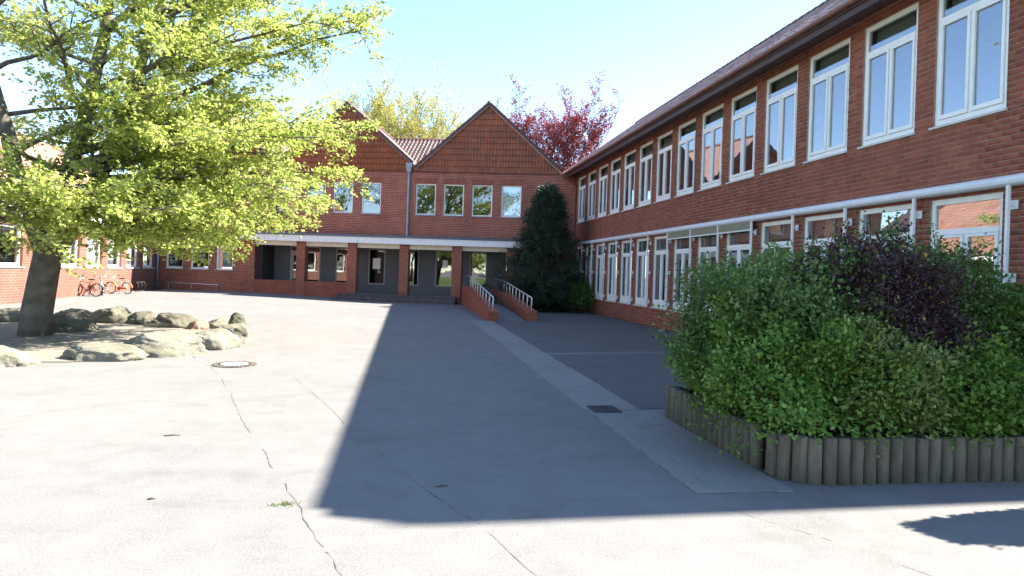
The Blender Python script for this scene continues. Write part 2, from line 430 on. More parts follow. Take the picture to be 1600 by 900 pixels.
ribbon('asphalt_crack', [(-3.23, 11.0), (-2.85, 10.4), (-2.48, 9.5), (-1.75, 7.42), (-1.04, 5.48), (-.61, 4.32), (-.43, 3.82), (-.29, 3.48), (-.1, 2.9)], .005, M['seam'], 1)
ribbon('asphalt_crack', [(-1.59, 9.81), (-.82, 7.58), (-.38, 6.27), (.09, 5.0), (.42, 4.21), (.53, 4.02), (.75, 3.33), (.9, 2.9)], .0045, M['seam'], 2, jit=.012)
ribbon('asphalt_crack', [(2.17, 4.5), (2.32, 4.1), (2.68, 3.59), (2.93, 3.12), (3.1, 2.7)], .004, M['seam'], 3, jit=.008)
ribbon('asphalt_seam', [(-.68, 10.56), (.78, 10.79), (2.14, 11.02)], .008, M['seam'], 4, jit=.01)
ribbon('asphalt_seam', [(-2.2, 21.5), (-4.0, 12.8), (-3.3, 11.2)], .014, M['seam'], 5, jit=.02)
ribbon('asphalt_crack', [(-4.6, 6.2), (-3.0, 7.9), (-1.9, 7.6)], .005, M['seam'], 6, jit=.02)
ribbon('asphalt_crack', [(-1.3, 14.5), (.6, 15.2), (1.9, 14.7)], .006, M['seam'], 8, jit=.02)
# a rougher asphalt bay in front, and the darker yard along the wing
def ragged(pts, step, amp, seed):
    r = random.Random(seed); out = []
    for (x0, y0), (x1, y1) in zip(pts, pts[1:] + pts[:1]):
        n = max(1, int(math.hypot(x1 - x0, y1 - y0) / step))
        for i in range(n):
            t = i / n; a = amp if i else 0
            out.append((x0 + (x1 - x0) * t + r.uniform(-a, a), y0 + (y1 - y0) * t + r.uniform(-a, a)))
    return out
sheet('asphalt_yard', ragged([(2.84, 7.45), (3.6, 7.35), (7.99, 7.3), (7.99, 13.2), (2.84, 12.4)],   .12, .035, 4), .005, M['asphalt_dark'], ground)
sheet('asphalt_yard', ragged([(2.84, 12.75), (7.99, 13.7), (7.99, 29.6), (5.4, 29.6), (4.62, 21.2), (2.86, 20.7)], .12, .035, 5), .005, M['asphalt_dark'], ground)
# paved path to the ramp
path = part('path', MB().box(2.2, 2.86, 4.46, 20.9, -.02, .006), M['seam'], None, None, 'structure')
y = 7.3
while y < 20.8:
    L = min(rng.uniform(1.5, 2.0), 20.85 - y); j = rng.uniform(-.02, .02)
    w0, w1 = 2.18 + j + rng.uniform(-.015, .015), 2.86 + rng.uniform(-.02, .03)
    part('concrete_bay', MB().hexa([(w0, y + .004, -.01), (w1, y + .004, -.01), (w1 + .01, y + L, -.01), (w0 - .01, y + L, -.01)],
         [(w0, y + .004, .011), (w1, y + .004, .012), (w1 + .01, y + L, .011), (w0 - .01, y + L, .012)]), M['concrete_path'], path)
    y += L
sl = MB().box(-.5, .5, -.5, .5, -.5, .5).mesh('paving_slab', [M['slab']])
y = 4.47; row = 0
while y < 7.25:
    d = .235; x = 2.2 - (row % 2) * .16
    while x < 3.0:
        a = max(x, 2.19); b = min(x + .33, 3.0)
        if b - a > .05:
            o = link('paving_slab', sl, path, mat4=Matrix.Translation(((a + b) / 2, y + d / 2, -.0065 + rng.uniform(0, .003))) @ Matrix.Rotation(rng.uniform(-.006, .006), 4, 'Y') @ Matrix.Diagonal((b - a - .006, d - .006, .03, 1)))
        x += .33
    y += d; row += 1
# storm drain grate
t = thing('drain_grate', 'dark square iron drain grate set into the paved path', 'drain', (2.4, 7.34, .012))
fr = MB()
for a in ((-.17, .17, -.17, -.145), (-.17, .17, .145, .17), (-.17, -.145, -.145, .145), (.145, .17, -.145, .145)): fr.box(*a, -.02, .012)
part('frame', fr, M['iron'], t)
part('sump', MB().box(-.145, .145, -.145, .145, -.02, .001), M['rubber'], t)
bar = MB().box(-.145, .145, -.011, .011, 0, .008).mesh('bar', [M['iron']])
for k in range(7): link('bar', bar, t, (0, -.12 + k * .04, 0))
# manhole
t = thing('manhole_cover', 'round pale manhole cover ringed by small brown setts', 'manhole', (-2.6, 10.71, .004))
mb = MB(); n = 40
mb.add([(0.205 * math.cos(2 * math.pi * k / n), .205 * math.sin(2 * math.pi * k / n), .012) for k in range(n)], [tuple(range(n))])
mb.extrude([(0.205 * math.cos(2 * math.pi * k / n), .205 * math.sin(2 * math.pi * k / n), -.02) for k in range(n)], (0, 0, .0315)); part('lid', mb, M['manhole'], t)
mb = MB()
for r0, r1, z in ((.207, .235, .014),):
    vs = []; fs = []
    for k in range(n):
        a = 2 * math.pi * k / n
        for rr, zz in ((r0, -.01), (r0, z), (r1, z), (r1, -.01)): vs.append((rr * math.cos(a), rr * math.sin(a), zz))
    for k in range(n):
        for j in range(3): fs.append((k * 4 + j, k * 4 + j + 1, ((k + 1) % n) * 4 + j + 1, ((k + 1) % n) * 4 + j))
    mb.add(vs, fs)
part('frame', mb, M['iron'], t)
st = MB().box(-.5, .5, -.5, .5, -.5, .5).mesh('sett', [M['rust_ring']])
for k in range(34):
    a = 2 * math.pi * k / 34
    link('sett', st, t, mat4=Matrix.Rotation(a, 4, 'Z') @ Matrix.Translation((.285, 0, 0)) @ Matrix.Diagonal((.085, .045, .02 + rng.uniform(0, .006), 1)))
# loose bits on the asphalt
def twig(x, y, L, a, label):
    mb = MB(); d = (math.cos(a) * L / 2, math.sin(a) * L / 2)
    mb.tube([(-d[0], -d[1], .006), (0, .004, .009), (d[0], d[1], .006)], [.004, .006, .003], 5)
    o = part('twig', mb, M['debris'], None, (x, y, 0)); tag(o, label, 'twig', 'twigs fallen on the asphalt')
twig(-2.05, 6.3, .14, .15, 'short brown twig on the sunlit asphalt, the longer one')
twig(-1.62, 4.62, .05, .1, 'tiny dark twig on the sunlit asphalt near the bottom left')
twig(.33, 4.75, .10, .2, 'pale straw lying on the shaded asphalt')
gt = MB()
for k in range(60):
    x, y, h = rng.gauss(0, .035), rng.gauss(0, .018), rng.uniform(.012, .035)
    a = rng.uniform(0, 6.28); dx, dy = math.cos(a) * h * .9, math.sin(a) * h * .9
    gt.add([(x - .004, y, 0), (x + .004, y, 0), (x + dx, y + dy, h)], [(0, 1, 2)])
tag(part('grass_tuft', gt, M['leaf_lime'], None, (-.74, 4.46, 0)), 'small yellow green grass tuft sprouting from the asphalt crack', 'grass')

# ------------------------------------------------------------------ roof tile template
def pantile_template(tw, tl, h=.035, lip=.022):
    prof = [(0, .012), (.18, h), (.36, h * .95), (.55, .008), (.8, 0), (1, .010)]
    vs = []
    for yy, up in ((0, lip), (tl * 1.12, 0)):
        for u, z in prof: vs.append((u * tw, yy, z + up))
    for u, z in prof: vs.append((u * tw, 0, z + lip - .024))
    n = len(prof); fs = [(i, i + 1, n + i + 1, n + i) for i in range(n - 1)] + [(2 * n + i, 2 * n + i + 1, i + 1, i) for i in range(n - 1)]
    return vs, fs
def simple_mesh(name, vs, fs, mat):
    mb = MB(); mb.add(vs, fs); return mb.mesh(name, [mat])
def frame4(o, ux, uy):
    ux = Vector(ux).normalized(); uy = Vector(uy).normalized(); uz = ux.cross(uy)
    m = Matrix((( ux.x, uy.x, uz.x, o[0]), (ux.y, uy.y, uz.y, o[1]), (ux.z, uy.z, uz.z, o[2]), (0, 0, 0, 1)))
    return m

# ------------------------------------------------------------------ glazed window builders
def casement(parent, y0, z0, w, h, dirx, upper, blind=None, curtain=0):
    """white timber window in a wall facing -x (local), opening y0..y0+w, z0..z0+h; wall face at x=0"""
    F_ = M['white_frame']; fx0, fx1 = .035, .115
    tz = h - .50                                   # transom height
    mb = MB()
    mb.box(fx0, fx1, 0, .066, 0, h); mb.box(fx0, fx1, w - .066, w, 0, h)
    mb.box(fx0, fx1, .066, w - .066, h - .085, h); mb.box(fx0, fx1, .066, w - .066, 0, .09)
    mb.box(fx0 - .012, fx1, .066, w - .066, tz - .042, tz + .042); mb.box(fx0, fx1, w / 2 - .02, w / 2 + .02, .09, tz - .042)
    key = ('frame', round(w, 3), round(h, 3))
    if key not in CM: CM[key] = mb.mesh('window', [F_])
    win = link('window', CM[key], parent, (0, y0, z0))
    sash_h = (.09, tz - .042); low = .065 if upper else .15
    if ('sash', key) not in CM:
        s = MB(); a, b = .0685, w / 2 - .0225; q = .042
        s.box(fx0 - .022, fx0 + .05, 0, q, 0, sash_h[1] - sash_h[0] - .01); s.box(fx0 - .022, fx0 + .05, b - a - q, b - a, 0, sash_h[1] - sash_h[0] - .01)
        s.box(fx0 - .022, fx0 + .05, q, b - a - q, sash_h[1] - sash_h[0] - .01 - q, sash_h[1] - sash_h[0] - .01); s.box(fx0 - .022, fx0 + .05, q, b - a - q, 0, low)
        CM[('sash', key)] = s.mesh('sash', [F_])
        CM[('pane', key)] = MB().box(.045, .053, q, b - a - q, low, sash_h[1] - sash_h[0] - .01 - q).mesh('pane', [M['glass']])
        CM[('top', key)] = MB().box(.06, .068, .066, w - .066, tz + .042, h - .085).mesh('pane', [M['glass']])
        CM[('sill', key)] = MB().hexa([(-.05, -.03, -.045), (.035, -.03, -.045), (.035, w + .03, -.045), (-.05, w + .03, -.045)],
                                      [(-.05, -.03, -.012), (.035, -.03, -.001), (.035, w + .03, -.001), (-.05, w + .03, -.012)]).mesh('sill', [M['sill']])
    for yy in (.0685, w / 2 + .0225):
        link('sash', CM[('sash', key)], win, (0, yy, sash_h[0] + .004)); link('pane', CM[('pane', key)], win, (0, yy, sash_h[0] + .004))
    link('pane', CM[('top', key)], win); link('sill', CM[('sill', key)], win)
    if ('bb', key) not in CM: CM[('bb', key)] = MB().box(.20, .34, .07, w - .07, tz + .12, h + .04).mesh('blind_box', [M['blind_box']])
    link('blind_box', CM[('bb', key)], win)
    if curtain:
        cm = MB(); n = 26; c0, c1 = (.06, .06 + curtain * w)
        for side in (0, 1):
            a0 = c0 if side == 0 else w - c1
            pts = [(.22 + .025 * math.sin(i * 1.35 + y0), a0 + (c1 - c0) * i / n) for i in range(n + 1)]
            vs = [(x, yy, .05) for x, yy in pts] + [(x, yy, h - .12) for x, yy in pts]
            cm.add(vs, [(i, i + 1, n + 2 + i, n + 1 + i) for i in range(n)])
        part('curtain', cm, M['curtain'], win)
    return win
CM = {}

# ------------------------------------------------------------------ the long two storey wing on the right
W0, W1 = 4.66, 29.86
PITCH, WW = 1.5933, 1.22
wing = thing('school_wing', 'long two storey red brick school wing with tall white windows along the right', 'building', (8, 0, 0))
wy = [10.31 + PITCH * k - WW for k in range(-3, 13)]
LZ0, LZ1, UZ0, UZ1, TOP = .66, 2.94, 4.08, 6.20, 6.385
holes = [(y, y + WW, LZ0, LZ1) for y in wy if y > W0 + .2] + [(y, y + WW, UZ0, UZ1) for y in wy if y > W0 + .2]
mb = MB()
for a, b, z0, z1 in holed(W0, W1, 0, TOP, holes): mb.box(.006, .36, a, b, z0, z1)
part('wall_core', mb, M['mortar'], wing)
# bricks, course by course, clipped to the wall surface
BL, BH, MJ = .25, .0833, .013
def brick_rows(s0, s1, z0, z1):
    out = []; k = 0; z = z0
    while z < z1 - .02:
        zz = min(z + BH, z1); x = s0 - (BL / 2 if k % 2 else 0)
        while x < s1 - .02:
            a, b = max(x, s0), min(x + BL, s1)
            if b - a > .03: out.append((a + MJ / 2, b - MJ / 2, z + MJ / 2, zz - MJ / 2))
            x += BL
        z += BH; k += 1
    return out
rows = brick_rows(W0, W1, 0, LZ0) + brick_rows(W0, W1, LZ1, UZ0) + brick_rows(W0, W1, UZ1, TOP)
wys = [y for y in wy if y > W0 + .2]
piers = [(W0, wys[0])] + [(y + WW, y2) for y, y2 in zip(wys, wys[1:])] + [(wys[-1] + WW, W1)]
for a, b in piers: rows += brick_rows(a, b, LZ0, LZ1) + brick_rows(a, b, UZ0, UZ1)
def bmat(b):
    pr = rng.uniform(-.003, .004)
    return Matrix.Translation((.012 - pr, (b[0] + b[1]) / 2, (b[2] + b[3]) / 2)) @ Matrix.Rotation(rng.uniform(-.01, .01), 4, 'X') @ Matrix.Diagonal((.024, b[1] - b[0], b[3] - b[2], 1))
near = sorted([b for b in rows if b[2] > 3.15 and b[0] > 7.75], key=lambda b: b[0] + .15 * abs(b[2] - 3.6) - (2.2 if b[1] - b[0] > .2 else 0))[:300]
ns = set(near)
cube = MB().box(-.5, .5, -.5, .5, -.5, .5)
bm_ = cube.mesh('brick', [M['wing_brick']])
for b in near: link('brick', bm_, wing, mat4=bmat(b))
link('brickwork', replicate('brickwork', cube.v, cube.f, [bmat(b) for b in rows if b not in ns], M['wing_brick']), wing, kind='stuff')
# gable ends and rear
mb = MB(); mb.extrude([(.36, W0, 0), (10.0, W0, 0), (10.0, W0, 6.5), (5, W0, 10.25), (.36, W0, 6.5)], (0, .3, 0)); part('gable_wall', mb, M['plain_brick'], wing)
part('rear_wall', MB().box(9.7, 10.0, W0 + .3, 36, 0, TOP), M['plain_brick'], wing)
# rooms
part('floor_slab', MB().box(.36, 9.7, W0 + .3, 33, -.1, .1), M['room_floor'], wing)
part('floor_slab', MB().box(.36, 9.7, W0 + .3, 33, 3.2, 3.55), M['ceiling'], wing)
part('ceiling', MB().box(.36, 9.7, W0 + .3, 33, 6.3, 6.4), M['ceiling'], wing)
part('corridor_wall', MB().box(6.0, 6.15, W0 + .3, 33, .1, 6.2), M['room'], wing)
for yy in (12.97 - .38, 21.0 - .4): part('partition', MB().box(.38, 6.0, yy, yy + .15, .1, 6.2), M['room'], wing)
for i, y in enumerate(wys):
    k = i - 2
    casement(wing, y, UZ0, WW, UZ1 - UZ0, -1, True, curtain=(.2 if k in (4, 5, 6) else 0))
    casement(wing, y, LZ0, WW, LZ1 - LZ0, -1, False, curtain=(.14 if k in (3, 4, 6, 7, 8) else 0))
# roof
RX, RZ, EX, EZ = 5.0, 10.52, -.62, 6.42
roof = MB(); up = Vector((RX - EX, 0, RZ - EZ)); SL = up.length; upn = up.normalized(); nrm = Vector((-upn.z, 0, upn.x))
roof.extrude([(EX, W0 - .12, EZ - .10), (RX, W0 - .12, RZ - .10), (RX, W0 - .12, RZ - .03), (EX, W0 - .12, EZ - .03)], (0, 36.5 - W0, 0))
roof.extrude([(RX, W0 - .12, RZ - .10), (2 * RX - EX, W0 - .12, EZ - .10), (2 * RX - EX, W0 - .12, EZ - .03), (RX, W0 - .12, RZ - .03)], (0, 36.5 - W0, 0))
roofo = part('roof', roof, M['eave_wood'], wing)
tw, tl = .26, .38
tv, tf = pantile_template(tw, tl, .065, .014)
tm = simple_mesh('roof_tile', tv, tf, M['roof_tile'])
mats = []; nrow = int(SL / tl)
for j in range(nrow + 1):
    for i in range(int((36.2 - W0 + .1) / tw)):
        yy = W0 - .1 + i * tw; p = Vector((EX, yy + tw, EZ - .03)) + upn * (j * tl - .05 + rng.uniform(-.006, .006)) + nrm * rng.uniform(0, .006)
        mats.append((yy, j, frame4(p, (0, -1, 0), upn) @ Matrix.Rotation(rng.uniform(-.02, .02), 4, 'X')))
ind = sorted([m for m in mats if m[0] > 9.2], key=lambda m: m[0] + m[1] * .55)[:300]; iset = {id(m) for m in ind}
for m in ind: link('roof_tile', tm, roofo, mat4=m[2])
link('roof_tiling', replicate('roof_tiling', tv, tf, [m[2] for m in mats if id(m) not in iset], M['roof_tile']), roofo, kind='stuff')
mb = MB(); rt = MB(); rt.tube([(0, -.2, 0), (0, .17, 0)], [.12, .105], 8); rtm = rt.mesh('ridge_tile', [M['ridge']])
for i in range(int(31 / .36)): link('ridge_tile', rtm, roofo, (RX, W0 + .1 + i * .36, RZ + .01))
part('soffit', MB().box(-.55, .36, W0 - .1, W1, 6.386, 6.41), M['soffit'], wing)
part('eave_board', MB().box(-.59, -.55, W0 - .1, W1, 6.20, 6.386), M['eave_wood'], wing)
def half_pipe(mb, x, z, r, y0, y1, n=8, th=.006):
    a = [(x + r * math.cos(math.pi + math.pi * k / n), z + r * math.sin(math.pi + math.pi * k / n)) for k in range(n + 1)]
    b = [(x + (r - th) * math.cos(math.pi + math.pi * k / n), z + (r - th) * math.sin(math.pi + math.pi * k / n)) for k in range(n + 1)]
    poly = [(p[0], y0, p[1]) for p in a] + [(p[0], y0, p[1]) for p in b[::-1]]
    N = len(poly); vs = poly + [(p[0], y1, p[2]) for p in poly]
    mb.add(vs, [(i, (i + 1) % N, N + (i + 1) % N, N + i) for i in range(N)])
mb = MB(); half_pipe(mb, -.66, 6.42, .062, W0 + .02, W1 - .1); part('gutter', mb, M['gutter_brown'], wing)
br = MB().box(-.66, -.57, -.015, .015, 6.34, 6.352).mesh('gutter_bracket', [M['gutter_brown']])
for i in range(32): link('gutter_bracket', br, wing, (0, W0 + .5 + i * .8, 0))
mb = MB(); mb.tube([(-.655, 29.6, 6.38), (-.60, 29.62, 6.28), (-.2, 29.70, 6.0), (-.06, 29.72, 5.85), (-.06, 29.72, 3.4), (-.06, 29.72, .02)], .045, 10); part('downpipe', mb, M['gutter_brown'], wing)
# awning cassette, guide rails and lowered awnings on the ground floor
mb = MB(); pr = [(-.02, 2.985), (-.15, 2.985), (-.185, 3.01), (-.195, 3.05), (-.18, 3.09), (-.13, 3.125), (-.02, 3.135)]
mb.extrude([(x, 7.0, z) for x, z in pr], (0, W1 - 1.3 - 7.0, 0)); part('awning_cassette', mb, M['aluminium'], wing)
for k in range(-2, 13):
    yp = 10.31 + PITCH * k + .14
    if yp > 28.6: continue
    r_ = part('guide_rail', MB().box(-.165, -.125, yp, yp + .04, LZ0 - .03, 2.985), M['white_panel'], wing)
    for zz in (.8, 1.75, 2.72):
        part('clip', MB().box(-.125, .0, yp + .012, yp + .028, zz, zz + .03).box(-.05, -.035, yp - .03, yp + .07, zz - .045, zz + .075), M['aluminium'], r_)
for k in (3, 4, 5):
    ya = 10.31 + PITCH * (k - 1) + .19; yb = 10.31 + PITCH * k + .13
    aw = part('awning', MB().box(-.15, -.146, ya, yb, 2.80, 2.99), M['awning_fabric'], wing)
    part('bottom_bar', MB().box(-.165, -.125, ya, yb, 2.77, 2.80), M['white_panel'], aw)
mb = MB(); mb.tube([(-.012, 17.02, .1), (-.012, 17.0, 3.0)], .006, 5); mb.tube([(-.012, 17.0, 3.14), (-.012, 17.0, 4.0), (-.012, 17.01, 6.2)], .006, 5); part('lightning_conductor', mb, M['zinc'], wing)

# ------------------------------------------------------------------ the gabled main building
FA = math.atan2(-.25, 1.0)
main = thing('school_building', 'red brick school building with tile hung gables above an open arcade', 'building', (0, 31.9, 0), FA)
S0, S1 = -12.72, 8.22
uw = [(.43, 1.43), (1.82, 2.82), (3.22, 4.22), (4.66, 5.63)]
per = 7.03
upper = [(a, b) for a, b in uw] + [(a - 6.94, b - 6.94) for a, b in uw] + [(a - 13.9, b - 13.9) for a, b in uw if a - 13.9 > S0 + .3]
lw = [(-12.3, -11.4), (-11.0, -10.05), (-9.66, -8.78)]
hol = [(a, b, 4.31, 5.84) for a, b in upper]
mb = MB()
for a, b, z0, z1 in holed(S0, S1, 3.0, 6.5, hol): mb.box(a, b, 0, .3, z0, z1)
part('wall', mb, M['facade_brick'], main)
mb = MB()
for a, b, z0, z1 in holed(S0, -7.6, 0, 3.0, [(a, b, 1.28, 2.68) for a, b in lw]): mb.box(a, b, 0, .3, z0, z1)
part('wall', mb, M['pillar_brick'], main)
mb = MB()
for i, (a, b) in enumerate(upper):          # soldier course over each window
    x = a - .06
    while x < b + .05: mb.box(x, x + .071, -.006, .02, 5.86, 6.10); x += .0813
part('soldier_course', mb, M['wing_brick'], main, kind='stuff')
def fixed_window(par, s0, s1, z0, z1, frame, glass, depth=.08, fw=.06, y0=0., sill=True, mullion=False):
    mb = MB(); a, b = y0 + depth, y0 + depth + .06
    mb.box(s0, s0 + fw, a, b, z0, z1).box(s1 - fw, s1, a, b, z0, z1).box(s0 + fw, s1 - fw, a, b, z1 - fw, z1).box(s0 + fw, s1 - fw, a, b, z0, z0 + fw)
    w = part('window', mb, frame, par)
    part('pane', MB().box(s0 + fw, s1 - fw, a + .03, a + .036, z0 + fw, z1 - fw), glass, w)
    if sill: part('sill', MB().box(s0 - .03, s1 + .03, y0 - .05, a, z0 - .035, z0), M['zinc'] if sill is True else sill, w)
    return w
rp = random.Random(5)
def flower(win, s, z, r, y):
    mb = MB(); n = 11; vs = [(s, y, z)]
    for k in range(n):
        rr = r * (1 if k % 2 else .62) * rp.uniform(.85, 1.15); vs.append((s + rr * math.cos(6.283 * k / n), y, z + rr * math.sin(6.283 * k / n)))
    back = [(p[0], p[1] + .003, p[2]) for p in vs]
    mb.add(vs, [(0, 1 + k, 1 + (k + 1) % n) for k in range(n)]); mb.add(back, [(0, 1 + (k + 1) % n, 1 + k) for k in range(n)])
    part('paper_flower', mb, M['paper'], win)
fl = {0: [(.5, .6), (.22, .28), (.78, .25)], 1: [(.22, .68), (.78, .48), (.45, .2)], 2: [(.48, .6), (.25, .22)], 4: [(.5, .3), (.7, .6)], 5: [(.7, .3), (.3, .5), (.5, .7)], 6: [(.25, .25), (.7, .3), (.6, .6)], 7: [(.3, .3), (.65, .4)]}
for i, (a, b) in enumerate(upper):
    w = fixed_window(main, a, b, 4.31, 5.84, M['white_frame'], M['glass'] if i == 3 else M['coated_glass'])
    if i == 3: part('roller_blind', MB().box(a + .06, b - .06, .135, .138, 4.36, 5.79), M['sky_reflection_blind'], w, label='added blind drawn down behind the glass, its pale blue imitating reflected sky')
    for u, v in fl.get(i, []): flower(w, a + .06 + u * .88, 4.37 + v * 1.41, rp.uniform(.05, .085), .105)
for i, (a, b) in enumerate(lw):
    w = fixed_window(main, a, b, 1.28, 2.68, M['white_frame'], M['glass'], fw=.07, sill=M['sill'])
    if i == 2:
        cm = MB(); n = 30; pts = [(a + .07 + (b - a - .14) * k / n, .24 + .02 * math.sin(k * 1.5)) for k in range(n + 1)]
        cm.add([(x, y, 1.36) for x, y in pts] + [(x, y, 2.6) for x, y in pts], [(k, k + 1, n + 2 + k, n + 1 + k) for k in range(n)]); part('curtain', cm, M['blind'], w)
# rooms behind the windows
part('upper_floor', MB().box(S0, S1, .3, 6.0, 3.26, 3.42), M['room_floor'], main)
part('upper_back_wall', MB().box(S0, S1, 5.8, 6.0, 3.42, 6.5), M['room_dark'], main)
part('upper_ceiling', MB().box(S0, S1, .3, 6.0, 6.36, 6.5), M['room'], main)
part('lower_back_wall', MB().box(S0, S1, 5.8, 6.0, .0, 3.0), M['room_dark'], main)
part('end_wall', MB().box(S0 - .3, S0, .0, 12, 0, 6.5), M['plain_brick'], main)
part('end_wall', MB().box(S1, S1 + .3, .02, 12, 0, 6.5), M['plain_brick'], main)
part('rear_wall', MB().box(S0 - .3, S1 + .3, 12, 12.3, 0, 6.5), M['plain_brick'], main)
# gables
AP = [(3.93, 9.72), (-3.10, 9.62), (-10.15, 9.52)]
HW, EVZ = 3.55, 6.62
htw, htl = .158, .288
tvs = [(0, 0, .0), (.045, 0, .022), (.075, 0, .024), (.105, 0, .006), (.156, 0, .002)]
T_v = []; T_f = []
for zz, off in ((0, .055), (htl + .03, .004)):
    for x, _, h in tvs: T_v.append((x, -(h + off), zz))
for x, _, h in tvs: T_v.append((x, -(off if False else .002), 0))
n5 = 5
T_f = [(i, i + 1, n5 + i + 1, n5 + i) for i in range(4)] + [(2 * n5 + i, 2 * n5 + i + 1, i + 1, i) for i in range(4)]
htm = simple_mesh('hung_tile', T_v, T_f, M['hung_tile'])
tiles_left = []
cnt = 0
for gi, (ax, az) in enumerate(AP):
    hw = HW - (.06 if gi == 0 else 0); sl = (az - EVZ) / hw
    mb = MB(); mb.extrude([(ax - hw, 0.0, EVZ - .05), (ax + hw, 0.0, EVZ - .05), (ax, 0.0, az - .02)], (0, .28, 0))
    g = part('gable', mb, M['verge'], main)
    part('gable_foot', MB().box(ax - hw, ax + hw, -.055, .0, 6.40, 6.445), M['verge'], g)
    ms = []; z = 6.44; row = 0
    while z < az - .1:
        zc = z + htl * .5; half = max(0, (az + .02 - max(zc, EVZ)) / sl) if zc > EVZ else hw
        half = min(half, hw); k0 = math.ceil((-half) / htw)
        for k in range(k0, int(half / htw)):
            ms.append(Matrix.Translation((ax + k * htw + rng.uniform(-.003, .003), 0, z + rng.uniform(-.004, .004))) @ Matrix.Rotation(rng.uniform(-.012, .012), 4, 'Y'))
        z += htl; row += 1
    take = ms if cnt + len(ms) <= 300 else ms[-(300 - cnt):] if cnt < 300 else []
    cnt += len(take); tk = {id(m) for m in take}
    for m in take: link('hung_tile', htm, g, mat4=m)
    rest = [m for m in ms if id(m) not in tk]
    if rest: link('tile_hanging', replicate('tile_hanging', T_v, T_f, rest, M['hung_tile']), g, kind='stuff')
    # two roof slopes running back from the gable
    for sd in (-1, 1):
        rf = MB(); e = (ax + sd * (hw + .06), EVZ - .05); th = .10
        rf.extrude([(ax, -.14, az + .07), (ax, -.14, az + .07 - th * 1.3), (e[0], -.14, e[1] - th), (e[0], -.14, e[1] + .03)] if sd < 0 else
                   [(ax, -.14, az + .07), (e[0], -.14, e[1] + .03), (e[0], -.14, e[1] - th), (ax, -.14, az + .07 - th * 1.3)], (0, 9.2, 0))
        n4 = 4
        for q in range(4, 8):
            vx, vy, vz = rf.v[q]
            if abs(vx - ax) > 1: rf.v[q] = (vx, 3.9, vz)
        rs = part('roof_slope', rf, M['roof_tile'], g)
        vt = MB().box(-.01, .335, -.035, .04, -.06, .085).mesh('verge_tile', [M['verge']]) if ('vt' not in CM) else CM['vt']; CM['vt'] = vt
        d = Vector((e[0] - ax, 0, e[1] - az - .03)); Ln = d.length; d.normalize(); ang = math.atan2(d.z, d.x)
        for q in range(int(Ln / .34)):
            p = Vector((ax, -.15, az + .065)) + d * (q * .34)
            if sd > 0: m4 = Matrix.Translation(p) @ Matrix.Rotation(-math.atan2(d.z, d.x) , 4, 'Y') @ Matrix.Rotation(R(-1.5), 4, 'Y')
            else: m4 = Matrix.Translation(p) @ Matrix.Rotation(math.pi, 4, 'Z') @ Matrix.Rotation(-math.atan2(d.z, -d.x), 4, 'Y') @ Matrix.Rotation(R(-1.5), 4, 'Y') @ Matrix.Translation((0, -.03, 0))
            link('verge_tile', vt, rs, mat4=m4)
    rg = MB(); rg.tube([(ax, -.2, az + .08), (ax, 9.0, az + .08)], .10, 8); part('ridge', rg, M['ridge'], g)
# transverse roof behind the gables, pantiled
ty0, tz0, ty1, tz1 = 3.6, 6.5, 8.2, 9.62
mb = MB(); mb.extrude([(S0, ty0, tz0), (S0, ty1, tz1), (S0, 12.8, tz0), ], (3.9 - S0, 0, 0)); tro = part('rear_roof', mb, M['eave_wood'], main)
upv = Vector((0, ty1 - ty0, tz1 - tz0)); L2 = upv.length; upv.normalize(); ms = []
ptv, ptf = pantile_template(.24, .35, .08, .035)
for j in range(int(L2 / .35) + 1):
    for i in range(int(6.5 / .24)):
        ms.append(frame4(Vector((-3.2 + i * .24, ty0, tz0 + .01)) + upv * (j * .35), (1, 0, 0), upv))
link('roof_tiling', replicate('roof_tiling', ptv, ptf, ms, M['rear_tile']), tro, kind='stuff')
mb = MB(); mb.tube([(S0, ty1, tz1 + .06), (3.9, ty1, tz1 + .06)], .1, 8); part('ridge', mb, M['ridge'], tro)
mb = MB(); mb.tube([(1.25, ty1 - .4, tz1 - .2), (1.25, ty1 - .4, tz1 + .35)], .035, 8); part('vent_pipe', mb, M['white_panel'], tro)
# valley hopper and downpipe
for k, s in enumerate((.09, -6.62)):
    mb = MB(); mb.hexa([(s - .07, -.16, 6.35), (s + .07, -.16, 6.35), (s + .07, -.02, 6.35), (s - .07, -.02, 6.35)], [(s - .15, -.2, 6.62), (s + .15, -.2, 6.62), (s + .15, -.02, 6.62), (s - .15, -.02, 6.62)])
    mb.box(s - .15, s + .15, -.2, -.02, 6.62, 6.82); hp = part('hopper', mb, M['zinc'], main)
    mb = MB(); mb.tube([(s, -.1, 6.36), (s, -.1, 6.0), (s, -.1, 3.55), (s + .0, -.1, 3.36), (s + .02, -.2, 3.24)], .055, 10); part('downpipe', mb, M['zinc'], main)
    for zz in (5.75, 4.9, 3.9): part('pipe_clip', MB().box(s - .065, s + .065, -.16, 0, zz, zz + .03), M['zinc'], main)
